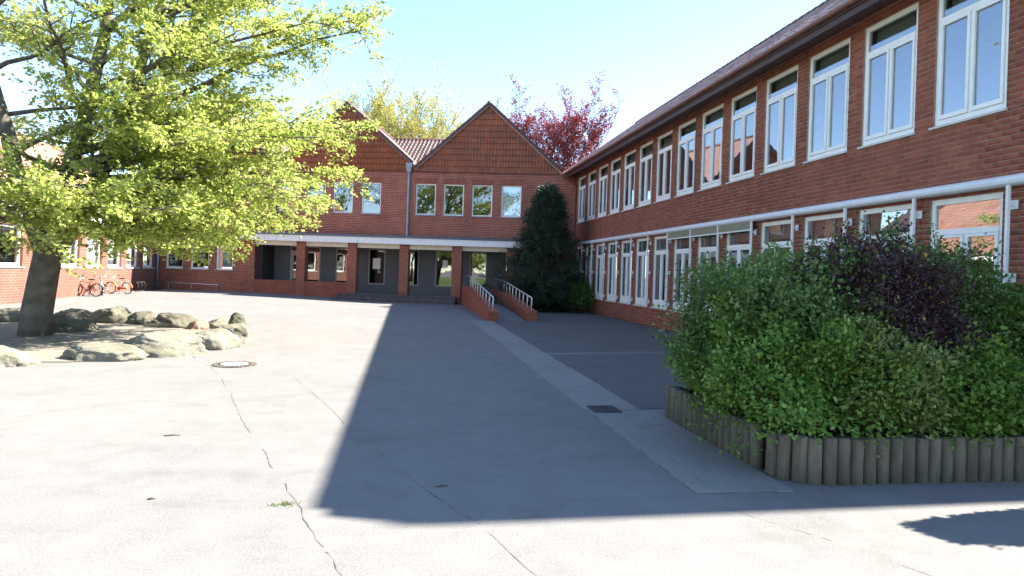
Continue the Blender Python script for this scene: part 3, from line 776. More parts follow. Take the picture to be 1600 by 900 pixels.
# canopy fascia and gutter
part('fascia', MB().box(-8.3, 7.3, -.32, -.27, 2.82, 3.12), M['fascia'], main)
part('canopy_slab', MB().box(-8.3, 7.3, -.27, 0, 2.90, 3.1), M['cream'], main)
mb = MB(); mb.extrude([(-8.3, -.36, 3.12), (-8.3, -.27, 3.12), (-8.3, .0, 3.20), (-8.3, .0, 3.26), (-8.3, -.40, 3.24)][::-1], (15.6, 0, 0)); part('gutter', mb, M['gutter_zinc'], main)
pil = [(-8.02, -7.6), (-5.46, -5.01), (-2.86, -2.40), (-.25, .2), (2.36, 2.83), (5.05, 5.5), (7.2, 8.2)]
for a, b in pil: part('pillar', MB().box(a, b, -.12, .32, 0, 2.82 if b < 7.3 else 3.0), M['pillar_brick'], main)
for (a, b), (c, d) in zip(pil, pil[1:]):
    part('beam', MB().box(b, c, -.02, .25, 2.60, 3.0), M['cream'], main)
part('dwarf_wall', MB().box(-7.6, -2.86, -.10, .26, 0, .86), M['plain_brick'], main)
# arcade
AD = 1.65
part('arcade_floor', MB().box(-7.6, 7.2, .0, AD, 0, .345), M['floor'], main)
part('arcade_ceiling', MB().box(-7.6, 7.2, .26, AD + .3, 2.86, 3.0), M['ceiling'], main)
aw = [-4.08, -2.33, -.56, 1.2, 2.98, 4.8]
bh = [(a, a + .88, .78, 2.62) for a in aw[1:]] + [(aw[0], aw[0] + .95, .78, 2.62), (-6.55, -4.9, .345, 2.66)]
mb = MB()
for a, b, z0, z1 in holed(-7.6, 7.2, .0, 2.86, bh): mb.box(a, b, AD, AD + .25, z0, z1)
part('arcade_wall', mb, M['render_grey'], main)
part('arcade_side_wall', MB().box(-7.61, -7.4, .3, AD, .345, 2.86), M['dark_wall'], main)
def notice(w, s, z, ww, hh, y):
    part('paper_notice', MB().box(s - ww / 2, s + ww / 2, y, y + .003, z - hh / 2, z + hh / 2), M['paper'], w)
for i, a in enumerate(aw):
    wd = .95 if i == 0 else .88
    w = fixed_window(main, a, a + wd, .78, 2.62, M['grey_frame'], M['coated_glass'], depth=.03, fw=.05, y0=AD, sill=False)
    if i == 0: notice(w, a + .3, 2.0, .2, .3, AD + .05); notice(w, a + .32, 1.45, .26, .05, AD + .05)
    if i == 1: notice(w, a + .42, 1.85, .4, .55, AD + .05)
    if i == 3: notice(w, a + .5, 1.95, .25, .38, AD + .05)
# glazed entrance door with sidelight
dr = MB()
for a, b, z0, z1 in ((-6.55, -6.47, .345, 2.66), (-5.72, -5.64, .345, 2.66), (-4.98, -4.9, .345, 2.66), (-6.47, -5.72, 2.58, 2.66), (-5.64, -4.98, 2.58, 2.66), (-6.47, -5.72, 2.26, 2.34), (-5.64, -4.98, .345, .45)): dr.box(a, b, AD + .04, AD + .1, z0, z1)
door = part('entrance_door', dr, M['grey_frame'], main)
lf = MB()
for a, b, z0, z1 in ((-6.465, -6.36, .36, 2.255), (-5.83, -5.725, .36, 2.255), (-6.36, -5.83, 2.16, 2.255), (-6.36, -5.83, .36, .5), (-6.36, -5.83, .92, 1.0), (-6.36, -5.83, 1.28, 1.36)): lf.box(a, b, AD + .03, AD + .085, z0, z1)
part('door_leaf', lf, M['grey_frame'], door)
part('handle', MB().box(-5.80, -5.77, AD - .03, AD + .03, 1.25, 1.55), M['chrome'], door)
for a, b, z0, z1 in ((-6.36, -5.83, .5, .92), (-6.36, -5.83, 1.0, 1.28), (-6.36, -5.83, 1.36, 2.16), (-6.47, -5.72, 2.34, 2.58), (-5.64, -4.98, .45, 2.58)): part('pane', MB().box(a, b, AD + .06, AD + .066, z0, z1), M['coated_glass'], door)
# steps up to the arcade
for k, (yf, z1) in enumerate(((-.95, .17), (-.55, .335))):
    part('step', MB().box(-3.35 + k * .25, 2.36 + (.34 if k == 0 else .3), yf, -.12, 0, z1 - .05).box(-3.37 + k * .25, 2.36 + (.34 if k == 0 else .3), yf - .03, -.12, z1 - .05, z1), M['step'], main)
part('step', MB().box(-2.40, 2.36, -.12, .0, 0, .342), M['step'], main)

# ------------------------------------------------------------------ ramp
ramp = thing('access_ramp', 'asphalt ramp between low brick walls leading up to the arcade', 'ramp', (0, 0, 0))
mb = MB(); mb.add([(3.08, 21.1, .006), (4.12, 21.4, .006), (4.12, 29.2, .345), (3.08, 29.2, .345)], [(0, 1, 2, 3)]); mb.add([(3.08, 29.2, .345), (4.12, 29.2, .345), (4.3, 32.6, .345), (3.08, 32.8, .345)], [(0, 1, 2, 3)])
part('ramp_surface', mb, M['asphalt'], ramp)
def ramp_wall(x0, x1, ya, yb, za, zb, yc):
    mb = MB(); mb.hexa([(x0, ya, -.05), (x1, ya, -.05), (x1, yb, -.05), (x0, yb, -.05)], [(x0, ya, za), (x1, ya, za), (x1, yb, zb), (x0, yb, zb)])
    mb.box(x0, x1, yb, yc, -.05, zb)
    w = part('ramp_wall', mb, M['plain_brick'], ramp)
    cb = MB().box(-.5, .5, -.5, .5, -.5, .5)
    n = int((yb - ya) / .0835); cm = CM.setdefault('coping', cb.mesh('coping_brick', [M['wing_brick']])); sl = (zb - za) / (yb - ya)
    for i in range(n):
        y = ya + (i + .5) * (yb - ya) / n
        link('coping_brick', cm, w, mat4=Matrix.Translation(((x0 + x1) / 2, y, za + sl * (y - ya) + .012)) @ Matrix.Rotation(math.atan(sl), 4, 'X') @ Matrix.Diagonal((x1 - x0 + .02, .074, .05, 1)))
    rl = MB(); xm = (x0 + x1) / 2; pts = []
    npst = 9
    for i in range(npst):
        f = i / (npst - 1); y = ya + .15 + f * (yb - ya - .2); z = za + sl * (y - ya) + .03
        p = MB(); p.tube([(xm, y, z - .03), (xm, y, z + .45)], .021, 8); part('railing_post', p, M['steel'], ramp); pts.append((xm, y, z + .45))
    pts = pts + [(xm, yc - .2, pts[-1][2] + .02)]
    rl.tube(pts, .021, 8); part('handrail', rl, M['steel'], ramp)
ramp_wall(2.76, 3.08, 20.8, 28.3, .29, .90, 30.9)
ramp_wall(4.12, 4.48, 21.2, 27.6, .29, .78, 30.6)

# ------------------------------------------------------------------ sunlit wing on the left
LX, LY0, LY1 = -12.35, 13.0, 34.93
lwing = thing('classroom_wing', 'low sunlit brick classroom wing with white windows and tiled roof behind the bicycles', 'building', (LX, 0, 0))
lwy = [33.15 - 1.85 * k for k in range(0, 11)]
mb = MB()
for a, b, z0, z1 in holed(LY0, LY1, 0, 3.05, [(y, y + 1.3, 1.27, 2.62) for y in lwy]): mb.box(-.32, 0, a, b, z0, z1)
part('wall', mb, M['left_brick'], lwing)
for i, y in enumerate(lwy):
    fw = .08; mb = MB(); a, b = -.16, -.09
    mb.box(a, b, y, y + fw, 1.27, 2.62).box(a, b, y + 1.3 - fw, y + 1.3, 1.27, 2.62).box(a, b, y + fw, y + 1.3 - fw, 2.54, 2.62).box(a, b, y + fw, y + 1.3 - fw, 1.27, 1.38)
    w = part('window', mb, M['white_frame'], lwing)
    part('pane', MB().box(-.135, -.129, y + fw, y + 1.3 - fw, 1.38, 2.54), M['glass'], w)
    part('sill', MB().box(-.09, .05, y - .06, y + 1.36, 1.225, 1.268), M['sill'], w)
    if i == 3: part('roller_blind', MB().box(-.2, -.195, y + .05, y + 1.25, 1.3, 2.58), M['blind'], w, label='white blind drawn down behind the glass')
part('fascia', MB().box(-.2, .42, LY0 - .3, LY1 - .1, 3.0, 3.28), M['fascia'], lwing)
part('floor', MB().box(-5, -.32, LY0, LY1, 0, .25), M['room_floor'], lwing)
part('back_wall', MB().box(-5.2, -5, LY0, LY1, 0, 3.05), M['room_dark'], lwing)
part('end_wall', MB().box(-9.6, 0, LY0 - .3, LY0, 0, 3.05), M['plain_brick'], lwing)
part('ceiling', MB().box(-5, -.32, LY0, LY1, 2.95, 3.05), M['ceiling'], lwing)
mb = MB(); mb.extrude([(.5, LY0 - .4, 3.28), (-5.1, LY0 - .4, 7.2), (-10.7, LY0 - .4, 3.28)], (0, LY1 + 3 - LY0, 0)); lro = part('roof', mb, M['eave_wood'], lwing)
u2 = Vector((-5.6, 0, 3.92)); L3 = u2.length; u2.normalize(); ms = []
for j in range(int(L3 / .34)):
    for i in range(int((LY1 - LY0) / .25)):
        ms.append(frame4(Vector((.5, LY0 - .3 + i * .25, 3.29)) + u2 * (j * .34), (0, 1, 0), u2))
link('roof_tiling', replicate('roof_tiling', *pantile_template(.25, .34), ms, M['red_roof']), lro, kind='stuff')
mb = MB(); mb.tube([(.1, 34.7, 3.0), (.1, 34.7, .15)], .05, 8); part('downpipe', mb, M['zinc'], lwing)

# low rail and slatted bench in the shade of the left corner
t = thing('wall_rail', 'thin pale metal rail along the brick wall left of the arcade', 'rail', (0, 31.9, 0), FA)
mb = MB(); zr = .56
mb.tube([(-12.0, -.35, zr), (-9.3, -.35, zr - .04)], .02, 6); part('rail', mb, M['steel'], t)
for s in (-11.9, -10.7, -9.4):
    mb = MB(); mb.tube([(s, -.35, .1), (s, -.35, zr - .03)], .02, 6); part('post', mb, M['zinc'], t)
t = thing('bicycle_stand', 'dark metal bicycle stand in the shaded corner of the left wing', 'bicycle stand', (-11.75, 32.3, zg(-11.75, 32.3)))
mb = MB(); mb.tube([(0, -1.5, .42), (0, 1.7, .42)], .02, 6); mb.tube([(0, -1.5, .03), (0, 1.7, .03)], .02, 6); part('rail', mb, M['bark_dark'], t)
for k in range(9):
    mb = MB(); yy = -1.45 + k * .39; mb.tube([(0, yy, .03), (.12, yy, .28), (.05, yy, .42)], .014, 6); part('hoop', mb, M['bark_dark'], t)

# ------------------------------------------------------------------ bicycles
def bicycle(loc, rz, label, paint, acc, guard=True, lean=.12, scale=1.0):
    t = thing('bicycle', label, 'bicycle', loc, rz, 'bicycles parked by the left wing')
    t.scale = (scale,) * 3; t.rotation_euler = (lean, 0, rz)
    wr, wb = .29, .92
    for s in (0, wb):
        w = MB(); n = 28
        w.tube([(s + (wr - .035) * math.cos(2 * math.pi * k / n), 0, wr + (wr - .035) * math.sin(2 * math.pi * k / n)) for k in range(n + 1)], .012, 5)
        for k in range(12):
            a = 2 * math.pi * k / 12; w.tube([(s, .03 * (-1) ** k, wr), (s + (wr - .04) * math.cos(a), 0, wr + (wr - .04) * math.sin(a))], .003, 3)
        w.tube([(s, -.05, wr), (s, .05, wr)], .02, 8)
        wo = part('wheel', w, M['chrome'], t)
        ty = MB(); ty.tube([(s + (wr - .018) * math.cos(2 * math.pi * k / n), 0, wr + (wr - .018) * math.sin(2 * math.pi * k / n)) for k in range(n + 1)], .024, 6); part('tyre', ty, M['rubber'], wo)
        g = MB(); a0, a1 = (R(20), R(200)) if s else (R(60), R(175))
        if s == 0: a0, a1 = R(-10), R(170)
        else: a0, a1 = R(10), R(165)
        pp = [(s + (wr + .025) * math.cos(a0 + (a1 - a0) * k / 10), wr + (wr + .025) * math.sin(a0 + (a1 - a0) * k / 10)) for k in range(11)]
        g.add([(x, -.03, z) for x, z in pp] + [(x, .03, z) for x, z in pp], [(k, k + 1, 12 + k, 11 + k) for k in range(10)]); part('mudguard', g, acc, t)
    f = MB(); bb = (.42, 0, .27); seat = (.30, 0, .62); head = (.80, 0, .66); hb = (.83, 0, .55)
    for a, b, r in ((bb, seat, .018), (bb, hb, .024), (seat, head, .016), ((0, .045, wr), bb, .011), ((0, -.045, wr), bb, .011), ((0, .045, wr), seat, .01), ((0, -.045, wr), seat, .01), (head, hb, .022), (seat, (.28, 0, .74), .014)): f.tube([a, b], r, 6)
    part('frame', f, paint, t)
    f = MB(); f.tube([hb, (.86, .05, .45), (wb, .05, wr)], .013, 6); f.tube([hb, (.86, -.05, .45), (wb, -.05, wr)], .013, 6); part('fork', f, acc, t)
    h = MB(); h.tube([head, (.78, 0, .80)], .014, 6); h.tube([(.66, -.25, .86), (.72, -.2, .86), (.78, -.06, .80), (.78, .06, .80), (.72, .2, .86), (.66, .25, .86)], .012, 6); hbo = part('handlebar', h, M['chrome'], t)
    for sd in (-1, 1):
        g = MB(); g.tube([(.71, .21 * sd, .86), (.64, .265 * sd, .86)], .018, 6); part('grip', g, M['rubber'], hbo)
    s_ = MB(); s_.hexa([(.16, -.07, .735), (.42, -.02, .74), (.42, .02, .74), (.16, .07, .735)], [(.15, -.08, .79), (.43, -.022, .775), (.43, .022, .775), (.15, .08, .79)]); part('saddle', s_, M['rubber'], t)
    c = MB(); c.tube([(.42, .07, .27), (.48, .07, .13)], .01, 5); c.tube([(.42, -.07, .27), (.36, -.07, .41)], .01, 5); c.tube([(.42, -.07, .27), (.42, .07, .27)], .018, 8)
    c.box(.44, .52, .07, .16, .12, .14); c.box(.32, .40, -.16, -.07, .40, .42); part('crank', c, M['rubber'], t)
    if guard:
        c = MB(); n = 16; c.extrude([(.42 + .1 * math.cos(2 * math.pi * k / n), .055, .27 + .1 * math.sin(2 * math.pi * k / n)) for k in range(n)], (0, -.012, 0))
        c.box(.0, .40, .043, .055, .24, .33); part('chain_guard', c, acc, t)
    k = MB(); k.tube([(.36, .05, .25), (.30, .16, .012)], .01, 5); part('kickstand', k, M['chrome'], t)
    ra = MB(); ra.box(-.14, .28, -.06, -.045, .645, .66).box(-.14, .28, .045, .06, .645, .66).box(-.14, -.125, -.045, .045, .645, .66).box(.05, .065, -.045, .045, .645, .66)
    ra.tube([(0, .05, wr), (-.06, .05, .65)], .006, 4); ra.tube([(0, -.05, wr), (-.06, -.05, .65)], .006, 4); part('rack', ra, M['chrome'], t)
    for a, b, z, mt, nm in ((-.36, 0, .5, M['bike_red'], 'rear_light'),):
        part(nm, MB().box(-.17, -.14, -.03, .03, .61, .65), mt, t)
bicycle((-11.35, 28.95, zg(-11.35, 28.95)), R(158), 'white bicycle with orange chain guard, rightmost of the parked bicycles', M['bike_white'], M['bike_orange'], lean=-.10, scale=.86)
bicycle((-12.0, 28.15, zg(-12, 28.2)), R(-65), 'blue bicycle seen end on, in the middle of the parked bicycles', M['bike_blue'], M['bike_white'], False, .06, .9)
bicycle((-11.7, 27.0, zg(-11.7, 27)), R(170), 'dark red bicycle, leftmost of the bicycles by the sunlit wall', M['bike_red'], M['rubber'], False, .10, .86)

# ------------------------------------------------------------------ boulders and sand pit
pit = [(-4.3, 11.4), (-3.9, 12.6), (-3.75, 13.6), (-4.2, 15.6), (-5.2, 16.8), (-6.6, 17.5), (-8.4, 18.1), (-10.2, 17.2), (-11.0, 14.8), (-10.4, 12.3), (-8.4, 10.9), (-6.3, 10.6), (-5.0, 10.8)]
sheet('sand_pit', ragged(pit, .3, .05, 9), .012, M['sand'], None, 'structure')
def ico(sub):
    import bmesh
    bm = bmesh.new(); bmesh.ops.create_icosphere(bm, subdivisions=sub, radius=1)
    v = np.array([p.co[:] for p in bm.verts]); f = np.array([[q.index for q in p.verts] for p in bm.faces]); bm.free(); return v, f
IV, IF = ico(5)
def boulder(x, y, rx, ry, h, rz, seed, mat, label, flat=.0):
    r = np.random.default_rng(seed); v = np.sign(IV) * np.abs(IV) ** .72; v /= np.linalg.norm(v, axis=1, keepdims=True) ** .55
    for k in range(12):                                # a few flattened facets
        d = r.normal(size=3); d[2] = abs(d[2]) * .8; d /= np.linalg.norm(d); c = r.uniform(.62, .86)
        s = v @ d; v = v - np.where(s > c, (s - c) * .86, 0)[:, None] * d
    v = v * (1 + .08 * noise3(v * 1.6, seed) - .10 * np.abs(noise3(v * 2.9, seed + 3)) - .05 * np.abs(noise3(v * 6.3, seed + 4)) + .022 * noise3(v * 12., seed + 5) + .012 * noise3(v * 26., seed + 6))[:, None]
    v[:, 2] = np.where(v[:, 2] < -.35, -.35 + (v[:, 2] + .35) * .1, v[:, 2])
    h *= .74; v *= np.array([rx, ry, h / 1.25]); v[:, 2] += h * .26
    c, s = math.cos(rz), math.sin(rz); v = np.stack([v[:, 0] * c - v[:, 1] * s, v[:, 0] * s + v[:, 1] * c, v[:, 2]], 1)
    o = link('boulder', np_mesh('boulder', v, IF, mat, True), None, (x, y, zg(x, y)))
    tag(o, label, 'boulder', 'boulders ringing the sand pit')
boulder(-4.75, 11.25, .72, .45, .36, .15, 1, M['rock_pale'], 'low pale boulder at the near left end of the ring')
boulder(-3.95, 11.85, .74, .48, .55, .12, 2, M['rock_pale'], 'largest pale boulder at the front of the ring')
boulder(-3.48, 12.85, .46, .44, .56, .5, 3, M['rock_pale'], 'rounded pale boulder right behind the largest boulder')
boulder(-3.35, 13.75, .38, .42, .60, 1.1, 4, M['rock_pale'], 'pale boulder at the right end of the ring')
boulder(-3.92, 16.2, .28, .30, .62, .4, 5, M['rock_grey'], 'upright greenish boulder standing at the back right of the ring')
boulder(-4.45, 16.9, .42, .35, .36, .2, 6, M['rock_pale'], 'sunlit pale boulder low behind the ring, beside the upright one')
boulder(-4.85, 16.35, .25, .28, .33, .7, 7, M['rock_red'], 'small reddish boulder at the back of the ring')
boulder(-5.55, 16.9, .70, .5, .52, -.1, 8, M['rock_grey'], 'broad dappled boulder at the back of the ring')
boulder(-6.5, 17.45, .38, .36, .46, .5, 9, M['rock_grey'], 'dark shaded boulder at the back, beside the broad dappled one')
boulder(-7.15, 17.6, .58, .42, .60, .2, 10, M['rock_grey'], 'peaked shaded boulder at the back of the ring')
boulder(-8.3, 18.0, .66, .45, .48, .0, 11, M['rock_grey'], 'wide shaded boulder at the far left back of the ring')
boulder(-7.2, 15.4, .7, .5, .36, .6, 12, M['rock_grey'], 'dark shaded boulder lying inside the sand pit')
boulder(-5.9, 10.55, .6, .45, .42, -.2, 13, M['rock_pale'], 'pale boulder at the outer left of the ring')
boulder(-9.6, 17.6, .7, .5, .5, .3, 14, M['rock_grey'], 'grey boulder at the far left beyond the tree')

# ------------------------------------------------------------------ foliage
def leaf_mesh(name, P, D, N, L, W, mat, fold=.18):
    D = D / np.linalg.norm(D, axis=1, keepdims=True); S = np.cross(N, D); S /= np.linalg.norm(S, axis=1, keepdims=True) + 1e-9; U = np.cross(D, S)
    L = L[:, None]; W = W[:, None]
    a = P; b = P + D * L * .5 + S * W * .5 + U * W * fold; c = P + D * L; d = P + D * L * .5 - S * W * .5 + U * W * fold
    V = np.stack([a, b, c, d], 1).reshape(-1, 3); n = len(P); k = np.arange(n) * 4
    F = np.stack([np.stack([k, k + 2, k + 1], 1), np.stack([k, k + 3, k + 2], 1)], 1).reshape(-1, 3)
    return np_mesh(name, V, F, mat)

def curve(p0, p1, n, bow, wob, r):
    p0, p1 = Vector(p0), Vector(p1); d = p1 - p0; out = []; ln = d.length; off = Vector((0, 0, 0))
    for i in range(n + 1):
        t = i / n; off = off * .7 + Vector((r.gauss(0, 1), r.gauss(0, 1), r.gauss(0, .7))) * wob * ln * (1 if 0 < i < n else 0)
        out.append(p0 + d * t + Vector((0, 0, bow * ln * 4 * t * (1 - t))) + off)
    return out

class Tree:
    def __init__(s, seed): s.r = random.Random(seed); s.n = np.random.default_rng(seed); s.bark = MB(); s.tw = []
    def limb(s, pts, r0, r1, nside=6):
        n = len(pts) - 1; s.bark.tube(pts, [r0 + (r1 - r0) * (i / n) ** .8 for i in range(n + 1)], nside)
    def grow(s, pts, r0, nsec, sl, ntw, tl, t0=.25, flat=.35, upb=.15, twr=.006, sec_r=.022):
        """secondary shoots along a limb, twigs along those"""
        r = s.r; n = len(pts) - 1
        for k in range(nsec):
            t = t0 + (1 - t0) * (k + r.random()) / nsec; f = t * n; i = min(int(f), n - 1); p = pts[i].lerp(pts[i + 1], f - i); tg = (pts[i + 1] - pts[i]).normalized()
            side = tg.cross(Vector((0, 0, 1))); side = side.normalized() if side.length > .05 else Vector((1, 0, 0))
            sg = 1 if (k % 2) else -1
            d = (tg * r.uniform(.5, 1.1) + side * sg * r.uniform(.5, 1.1) + Vector((r.gauss(0, .2), r.gauss(0, .2), r.gauss(upb, flat)))).normalized()
            L = sl * r.uniform(.6, 1.2) * (1.15 - .55 * t)
            sp = curve(p, p + d * L, 4, r.uniform(-.02, .07), .035, r)
            s.bark.tube(sp, [sec_r * (1.1 - .6 * t), sec_r * .7 * (1.1 - .6 * t), sec_r * .5, sec_r * .35, sec_r * .2], 4, False)
            m = max(1, int(ntw * L / sl + .5))
            for q in range(m + 1):
                tt = .12 + .88 * (q + r.random() * .6) / m if q < m else 1.; ff = min(tt, .999) * 4; j = int(ff); pp = sp[j].lerp(sp[j + 1], ff - j); tg2 = (sp[j + 1] - sp[j]).normalized()
                sd = tg2.cross(Vector((0, 0, 1))); sd = sd.normalized() if sd.length > .05 else Vector((1, 0, 0))
                dd = (tg2 * r.uniform(.5, 1.2) + sd * r.uniform(-1.1, 1.1) + Vector((r.gauss(0, .15), r.gauss(0, .15), r.gauss(upb * .6, flat)))).normalized()
                l2 = tl * r.uniform(.5, 1.25); e = pp + dd * l2
                s.bark.tube([pp, pp.lerp(e, .5) + Vector((r.gauss(0, .02), r.gauss(0, .02), .03 * l2)), e], [twr, twr * .8, twr * .4], 3, False)
                s.tw.append((pp[:], e[:]))
    def leaves(s, name, per, L, W, mat, spread=.05, tilt=.5, lpow=1.):
        A = np.array([a for a, b in s.tw]); B = np.array([b for a, b in s.tw]); n = s.n
        idx = np.repeat(np.arange(len(A)), per); t = n.random(len(idx)) ** lpow
        P = A[idx] + (B - A)[idx] * t[:, None] + n.normal(size=(len(idx), 3)) * spread
        D = (B - A)[idx]; D /= np.linalg.norm(D, axis=1, keepdims=True) + 1e-9
        D = D * .6 + n.normal(size=D.shape) * np.array([.7, .7, .4]) + np.array([0, 0, -.12])
        N = np.array([0, 0, 1.]) + n.normal(size=D.shape) * tilt
        return leaf_mesh(name, P, D, N, L * n.uniform(.6, 1.25, len(P)), W * n.uniform(.6, 1.25, len(P)), mat)

# --- big beech over the sand pit
B0 = Vector((-7.35, 14.4, 0))
beech = thing('beech_tree', 'large spreading tree with fresh yellow green leaves over the sand pit', 'tree', B0[:])
T = Tree(21); r = T.r
def rel(x, y, z): return Vector((x, y, z)) - B0
trunk = [rel(-7.35, 14.4, -.1), rel(-7.32, 14.4, .5), rel(-7.2, 14.38, 1.3), rel(-7.05, 14.35, 2.1)]
T.limb(trunk, .30, .24, 12)
stems = []
def stem(pts, r0, r1):
    P = [Vector(p) for p in pts]; out = []
    for a, b in zip(P, P[1:]):
        for k in range(3): out.append(a.lerp(b, k / 3) + Vector((r.gauss(0, .02), r.gauss(0, .02), 0)))
    out.append(P[-1]); T.limb(out, r0, r1, 9); stems.append(out); return out
sA = stem([rel(-7.1, 14.35, 1.8), rel(-6.75, 14.2, 3.2), rel(-6.4, 14.1, 4.5), rel(-6.1, 14.0, 6.05), rel(-5.95, 13.9, 7.2), rel(-6.0, 13.8, 9.5), rel(-6.2, 13.7, 12)], .20, .04)
sB = stem([rel(-7.0, 14.4, 1.8), rel(-6.4, 14.6, 3.2), rel(-5.98, 14.8, 4.6), rel(-5.72, 14.9, 5.8), rel(-5.45, 15.0, 7.2), rel(-5.2, 15.1, 9.2), rel(-5.0, 15.2, 11.6)], .20, .04)
sC = stem([rel(-7.2, 14.4, 1.7), rel(-7.9, 14.6, 3.3), rel(-8.6, 14.8, 5.6), rel(-9.0, 15.0, 8.4), rel(-9.2, 15, 11)], .21, .04)
def at(st, z):
    for a, b in zip(st, st[1:]):
        if a.z <= z <= b.z: return a.lerp(b, (z - a.z) / max(1e-6, b.z - a.z))
    return st[-1]
guided = [  # limbs reaching out over the yard
    (sB, 4.4, (-1.0, 14.2, 6.7), .085), (sB, 5.2, (-1.3, 14.9, 7.3), .07), (sA, 4.9, (-1.9, 13.2, 6.5), .07), (sB, 3.6, (-1.0, 15.6, 4.9), .08), (sB, 3.9, (-2.3, 14.4, 4.6), .075), (sA, 3.7, (-1.7, 13.2, 4.2), .075),
    (sB, 3.0, (-1.5, 14.6, 3.6), .075), (sA, 3.0, (-2.4, 13.0, 3.0), .07), (sB, 2.7, (-2.6, 15.0, 2.7), .07), (sA, 2.6, (-3.3, 12.9, 2.45), .06), (sB, 2.5, (-3.6, 16.2, 2.6), .06), (sB, 2.9, (-2.4, 16.9, 3.3), .065),
    (sB, 6.3, (-1.4, 14.6, 8.6), .06), (sA, 6.2, (-2.0, 13.0, 8.4), .06), (sB, 6.9, (-2.4, 16.2, 8.9), .06), (sB, 4.2, (-2.0, 17.6, 5.4), .07), (sA, 2.4, (-4.4, 12.0, 2.5), .055), (sA, 3.4, (-3.2, 11.8, 3.9), .065),
    (sA, 4.5, (-3.0, 11.6, 5.6), .065), (sB, 3.3, (-3.2, 18.2, 4.0), .065), (sA, 2.2, (-5.2, 11.6, 2.7), .05), (sC, 2.8, (-6.3, 12.2, 2.6), .06), (sC, 3.0, (-7.6, 11.8, 3.1), .06), (sB, 2.6, (-5.2, 17.6, 2.8), .06), (sB, 2.5, (-4.3, 13.9, 2.75), .06), (sA, 3.2, (-4.1, 13.4, 3.5), .06),
    (sA, 2.2, (-4.2, 13.0, 2.05), .05), (sB, 2.3, (-3.5, 14.4, 2.1), .05), (sA, 2.1, (-5.3, 12.6, 2.1), .05), (sB, 2.2, (-4.6, 15.6, 2.2), .05), (sA, 2.3, (-6.0, 11.4, 2.2), .05), (sC, 2.3, (-7.4, 12.6, 2.2), .05),
    (sB, 3.4, (-2.9, 13.9, 3.9), .06), (sB, 4.6, (-3.6, 16.4, 5.6), .06), (sA, 5.4, (-3.4, 12.6, 6.9), .06), (sB, 3.0, (-4.2, 17.0, 3.4), .06), (sA, 3.9, (-4.4, 12.2, 4.6), .06)]
for st, z, tgt, rr in guided:
    p0 = at(st, z); cpts = curve(p0, rel(*tgt), 9, r.uniform(.0, .05), .012, r); T.limb(cpts, rr, .012, 6); T.grow(cpts, rr, 15, 1.35, 6, .5, .2, .28, .05)
for st in stems:
    for k in range(16):
        z = 2.9 + k * .56 + r.random() * .5; p0 = at(st, z); a = r.uniform(0, 2 * math.pi); L = max(1.4, r.uniform(3.2, 4.8) * (1.15 - z / 14.))
        if st is not sC and -1.2 < a - (0 if a < math.pi else 2 * math.pi) < 1.0 and z < 7: L *= .55
        e = p0 + Vector((math.cos(a) * L, math.sin(a) * L, r.uniform(.6, 2.2))); cpts = curve(p0, e, 7, .03, .015, r); T.limb(cpts, .055, .012, 6); T.grow(cpts, .05, 10, 1.2, 5, .5, .25, .3, .1)
part('trunk', T.bark, M['bark_beech'], beech)
print('beech twigs', len(T.tw))
link('crown', T.leaves('crown', 28, .088, .064, M['leaf_beech'], .05, .85), beech)

# --- generic upright tree
def upright(name, label, loc, seed, h, stems_n, spread, base, nl, nsec, sl, ntw, tl, per, L, W, leaf, bark, upb=.35, flat=.3, crown_z=.25, trunk_r=.2, group=None):
    t = thing(name, label, 'tree', loc, 0, group); T = Tree(seed); r = T.r
    for sidx in range(stems_n):
        a = 2 * math.pi * (sidx + r.random() * .6) / stems_n; sp = spread * (r.uniform(.5, 1) if stems_n > 1 else .1); hh = h * r.uniform(.82, 1.) if sidx else h
        p = [Vector((math.cos(a) * base * .2, math.sin(a) * base * .2, -.1))]
        for k in range(1, 9): q = k / 8; p.append(Vector((math.cos(a) * sp * q ** 1.3 + r.gauss(0, .08), math.sin(a) * sp * q ** 1.3 + r.gauss(0, .08), hh * q)))
        T.limb(p, trunk_r / math.sqrt(stems_n), .02, 8)
        for k in range(nl):
            f = crown_z + (1 - crown_z) * (k + r.random()) / nl; fi = f * 8; i = min(int(fi), 7); p0 = p[i].lerp(p[i + 1], fi - i); a2 = a * 0 + r.uniform(0, 6.283); 
            Lb = spread * (.35 + 1.0 * math.sin(math.pi * min(1, (f - crown_z) / (1 - crown_z) * .82 + .16))) * r.uniform(.5, .95) * (1 if stems_n == 1 else .62)
            e = p0 + Vector((math.cos(a2) * Lb, math.sin(a2) * Lb, Lb * upb * r.uniform(1.0, 2.6))); cp = curve(p0, e, 6, -.03, .02, r)
            T.limb(cp, .04, .01, 5); T.grow(cp, .03, nsec, sl, ntw, tl, .2, flat, upb, .008, .018)
    part('trunk', T.bark, bark, t); link('crown', T.leaves('crown', per, L, W, leaf, .09, .9), t); print(name, len(T.tw) * per)
    return t
upright('copper_beech_tree', 'dark red leaved tree rising behind the corner of the two buildings', (10.6, 46, 0), 31, 11.6, 6, 3.9, 1.2, 11, 8, 1.3, 4, .85, 19, .16, .085, M['leaf_copper'], M['bark_dark'], 1.0, .25, .35, .3)
upright('birch_tree', 'sparse yellow green spring tree rising behind the valley between the gables', (-.9, 52, 0), 41, 13.6, 15, 5.2, 1.2, 12, 8, 1.0, 4, .7, 13, .13, .09, M['leaf_birch'], M['bark_birch'], .8, .3, .4, .3)
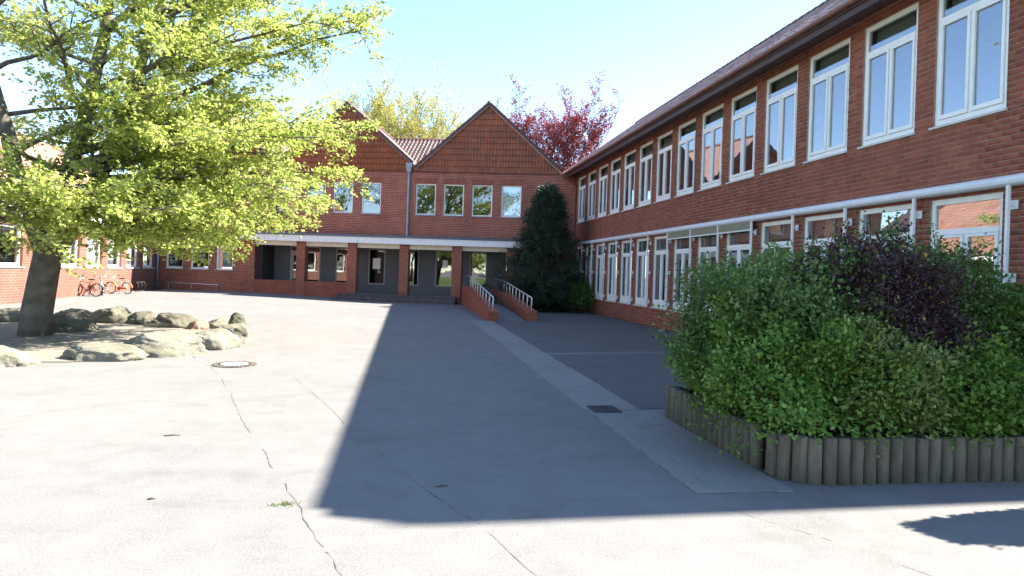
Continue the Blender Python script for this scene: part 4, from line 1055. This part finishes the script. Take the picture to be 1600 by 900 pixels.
for i, (x, y, h, lab) in enumerate(((-17, -6, 11, 'broad green tree on the lawn mirrored in the upstairs windows'), (-24, -13, 13, 'tall green tree mirrored in the arcade windows, behind the broad one'), (-12, -16, 12, 'green tree behind the viewer, nearest to the yard, seen only mirrored'), (-29, -3, 12, 'green tree furthest left of those mirrored in the windows'))):
    upright('lawn_tree', lab, (x, y, 0), 50 + i, h, 3, 4.6, 1., 9, 6, 1.5, 4, .8, 9, .22, .16, M['leaf_lawn'], M['bark_dark'], .3, .35, .22, .3, 'trees on the lawn mirrored in the windows')
sheet('lawn', [(-70, -70), (-9, -70), (-9, 1), (-11.0, 6), (-70, 8)], .02, M['lawn'], None, 'structure')

# --- yew in the corner
yew = thing('yew_tree', 'dark evergreen yew in the corner between wing and arcade', 'tree', (6.15, 27.6, 0))
T = Tree(61); r = T.r
for k in range(4):
    a = k * 1.57 + .4; T.limb([Vector((math.cos(a) * .12, math.sin(a) * .12, -.05)), Vector((math.cos(a) * .25, math.sin(a) * .25, 1.5)), Vector((math.cos(a) * .3 + r.gauss(0, .1), math.sin(a) * .3 + r.gauss(0, .1), 3.4)), Vector((math.cos(a) * .3 + r.gauss(0, .2), math.sin(a) * .3, 4.4 + .28 * k))], .09, .015, 7)
for k in range(380):
    z = .15 + 5.1 * r.random() ** 1.25; a = r.uniform(0, 6.283)
    wd = np.interp(z, [0, .6, 1.6, 2.6, 3.6, 4.6, 5.3], [2.1, 2.45, 2.25, 1.65, 1.05, .55, .15]) * r.uniform(.65, 1.12)
    if math.cos(a) > 0: wd *= .92
    p0 = Vector((math.cos(a) * .15, math.sin(a) * .15, max(.1, z - .25))); wd *= r.choice((.75, .9, 1., 1.15)); e = Vector((math.cos(a) * wd, math.sin(a) * wd * .9, z + r.uniform(-.3, .25)))
    cp = curve(p0, e, 5, .05, .02, r); T.limb(cp, .018, .005, 4); T.grow(cp, .02, 6, .42, 3, .22, .3, .4, .1, .004, .008)
part('trunk', T.bark, M['bark_dark'], yew); link('crown', T.leaves('crown', 14, .11, .030, M['leaf_yew'], .05, .9), yew); print('yew', len(T.tw) * 14)

# --- shrubs
def shrub(name, label, loc, rad, z0, z1, seed, nclus, per, L, W, leaf, stems=26, rough=.16, group=None, boxy=2.6, shoots=30, spread=.045, extra=None):
    t = thing(name, label, 'shrub', loc, 0, group); n = np.random.default_rng(seed); r = random.Random(seed)
    d = n.normal(size=(nclus, 3)); d[:, 2] = np.abs(d[:, 2]) * 1.0 - .35 * (n.random(nclus) < .45); d /= np.linalg.norm(d, axis=1, keepdims=True)
    se = (np.abs(d) ** boxy).sum(1) ** (-1 / boxy)
    rr = se * (1 - .5 * n.random(nclus) ** 2.2) * (1 + rough * noise3(d * 3.2, seed) + rough * .55 * noise3(d * 8., seed + 2))
    C = d * rr[:, None] * np.array([rad[0], rad[1], (z1 - z0) * .62]); C[:, 2] += z0 + (z1 - z0) * .38
    C[:, 2] = np.maximum(C[:, 2], z0 + .02 * n.random(nclus)); out = d
    bark = MB(); base = []
    for k in range(stems):
        i = r.randrange(nclus); e = Vector(C[i]); p0 = Vector((e.x * .35 + r.gauss(0, .06), e.y * .35 + r.gauss(0, .06), .0)); cp = curve(p0, e, 5, .02, .03, r); bark.tube(cp, [.012, .011, .009, .007, .005, .003], 4, False)
    cl = [C]; od = [out]
    for k in range(shoots):                         # loose shoots that break the outline
        i = r.randrange(nclus)
        e = Vector(C[i]); dv = (Vector(out[i]) + Vector((r.gauss(0, .3), r.gauss(0, .3), r.uniform(.3, 1.2)))).normalized(); Ls = r.uniform(.10, .38) if z1 > 1.5 else r.uniform(.08, .28)
        bark.tube([e, e + dv * Ls * .5 + Vector((0, 0, .01)), e + dv * Ls], [.004, .003, .002], 3, False)
        q = np.linspace(.15, 1, 7)[:, None]; cl.append(np.array(e)[None] + np.array(dv)[None] * Ls * q); od.append(np.repeat(np.array(dv)[None], 7, 0))
    C = np.concatenate(cl); O = np.concatenate(od); idx = np.repeat(np.arange(len(C)), per)
    P = C[idx] + n.normal(size=(len(idx), 3)) * spread; D = O[idx] * .7 + n.normal(size=P.shape) * .65; N = np.array([0, 0, 1.]) + O[idx] * .5 + n.normal(size=P.shape) * .45
    part('stems', bark, M['stem'], t)
    link('foliage', leaf_mesh('foliage', P, D, N, L * n.uniform(.55, 1.3, len(P)), W * n.uniform(.55, 1.3, len(P)), leaf), t)
    if extra:
        k = extra[0]; ii = n.choice(len(P), k); sel = P[ii]; sel = sel[sel[:, 2] > z0 + (z1 - z0) * .62]
        link('yellow_leaves', leaf_mesh('yellow_leaves', sel, n.normal(size=sel.shape), np.array([0, 0, 1.]) + n.normal(size=sel.shape) * .5, np.full(len(sel), L * 1.15), np.full(len(sel), W * 1.2), extra[1]), t)
    return t
G = 'shrubs filling the palisade planter'
PZ = .30
shrub('privet_shrub', 'dense mid green shrub at the left end of the planter', (3.74, 6.0, 0), (.82, .86, 0), PZ - .06, 1.72, 71, 4200, 8, 0.044, 0.03, M['leaf_green'], 60, .24, G, boxy=3.6, shoots=150)
shrub('currant_shrub', 'lower green shrub at the planter corner, spilling over the posts', (3.56, 5.36, 0), (.76, .76, 0), PZ - .14, 1.22, 72, 3000, 8, 0.047, 0.034, M['leaf_bright'], 60, .27, G, boxy=3.2, shoots=110)
shrub('spirea_shrub', 'loose pale green shrub in the front middle of the planter', (4.12, 5.14, 0), (.60, .54, 0), PZ - .06, 1.12, 73, 1900, 8, 0.047, 0.034, M['leaf_lime'], 110, .32, G, shoots=130)
shrub('barberry_shrub', 'dark purple shrub with a few yellow leaves in the planter', (4.5, 5.62, 0), (.72, .68, 0), PZ + .05, 1.92, 74, 3800, 8, 0.038, 0.026, M['leaf_purple'], 90, .18, G, shoots=60, extra=(700, M['leaf_yellow']))
shrub('maple_shrub', 'bright green shrub at the front right of the planter', (5.0, 5.05, 0), (.76, .50, 0), PZ - .1, .92, 75, 2600, 8, 0.05, 0.038, M['leaf_bright'], 50, .26, G, shoots=90)
shrub('hazel_shrub', 'tall green shrub at the right behind the purple one', (5.6, 6.12, 0), (.80, .7, 0), PZ, 1.98, 76, 3200, 8, 0.046, 0.034, M['leaf_green'], 60, .26, G, shoots=140)
shrub('dogwood_shrub', 'rounded green shrub at the far right end of the planter', (6.3, 5.35, 0), (.75, .6, 0), PZ - .03, 1.5, 77, 2000, 8, 0.05, 0.038, M['leaf_bright'], 40, .16, G)
shrub('corner_shrub', 'low dark shrub at the foot of the wing beside the yew', (7.45, 26.7, 0), (.5, .7, 0), .0, 1.2, 78, 500, 7, .09, .055, M['leaf_green'], 20, .2)
shrub('garden_shrub', 'rounded shrub outside the right edge whose shadow falls on the asphalt', (6.35, 3.76, 0), (.62, .24, 0), .0, 2.2, 79, 5200, 8, .06, .045, M['leaf_green'], 30, .05, shoots=0, spread=.03)

# --- palisade planter
planter = thing('palisade_planter', 'planting bed edged with upright round concrete posts', 'planter', (0, 0, 0))
edge = []
x, y = 3.04, 6.9
while y > 5.0: edge.append((3.05, y)); y -= .113
for k in range(1, 5): a = math.pi - k * R(17); edge.append((3.05 + .37 + .37 * math.cos(a) , 4.98 + .37 * math.sin(-a)))
x = edge[-1][0] + .118; yb = edge[-1][1]
while x < 7.2: edge.append((x, yb - .015)); x += .118
y = yb + .11
while y < 6.9: edge.append((7.2, y)); y += .113
x = 7.1
while x > 3.1: edge.append((x, 6.93)); x -= .113
def post_mesh(rad, seed):
    r = random.Random(seed); mb = MB(); h = .37 + r.uniform(-.008, .008)
    mb.tube([(0, 0, -.05), (0, 0, h - .02), (0, 0, h - .006), (0, 0, h)], [rad, rad * .985, rad * .95, rad * .82], 14); return mb.mesh('post', [M['palisade']])
pm = [post_mesh(.0565 + .0015 * (k % 3), k) for k in range(6)]
for k, (x, y) in enumerate(edge):
    o = link('post', rng.choice(pm), planter, (x + rng.uniform(-.004, .004), y + rng.uniform(-.004, .004), 0)); o.rotation_euler = (rng.uniform(-.012, .012), rng.uniform(-.012, .012), rng.uniform(0, 6))
part('soil', MB().box(3.1, 7.16, 4.72, 6.9, 0, .29), M['soil'], planter)
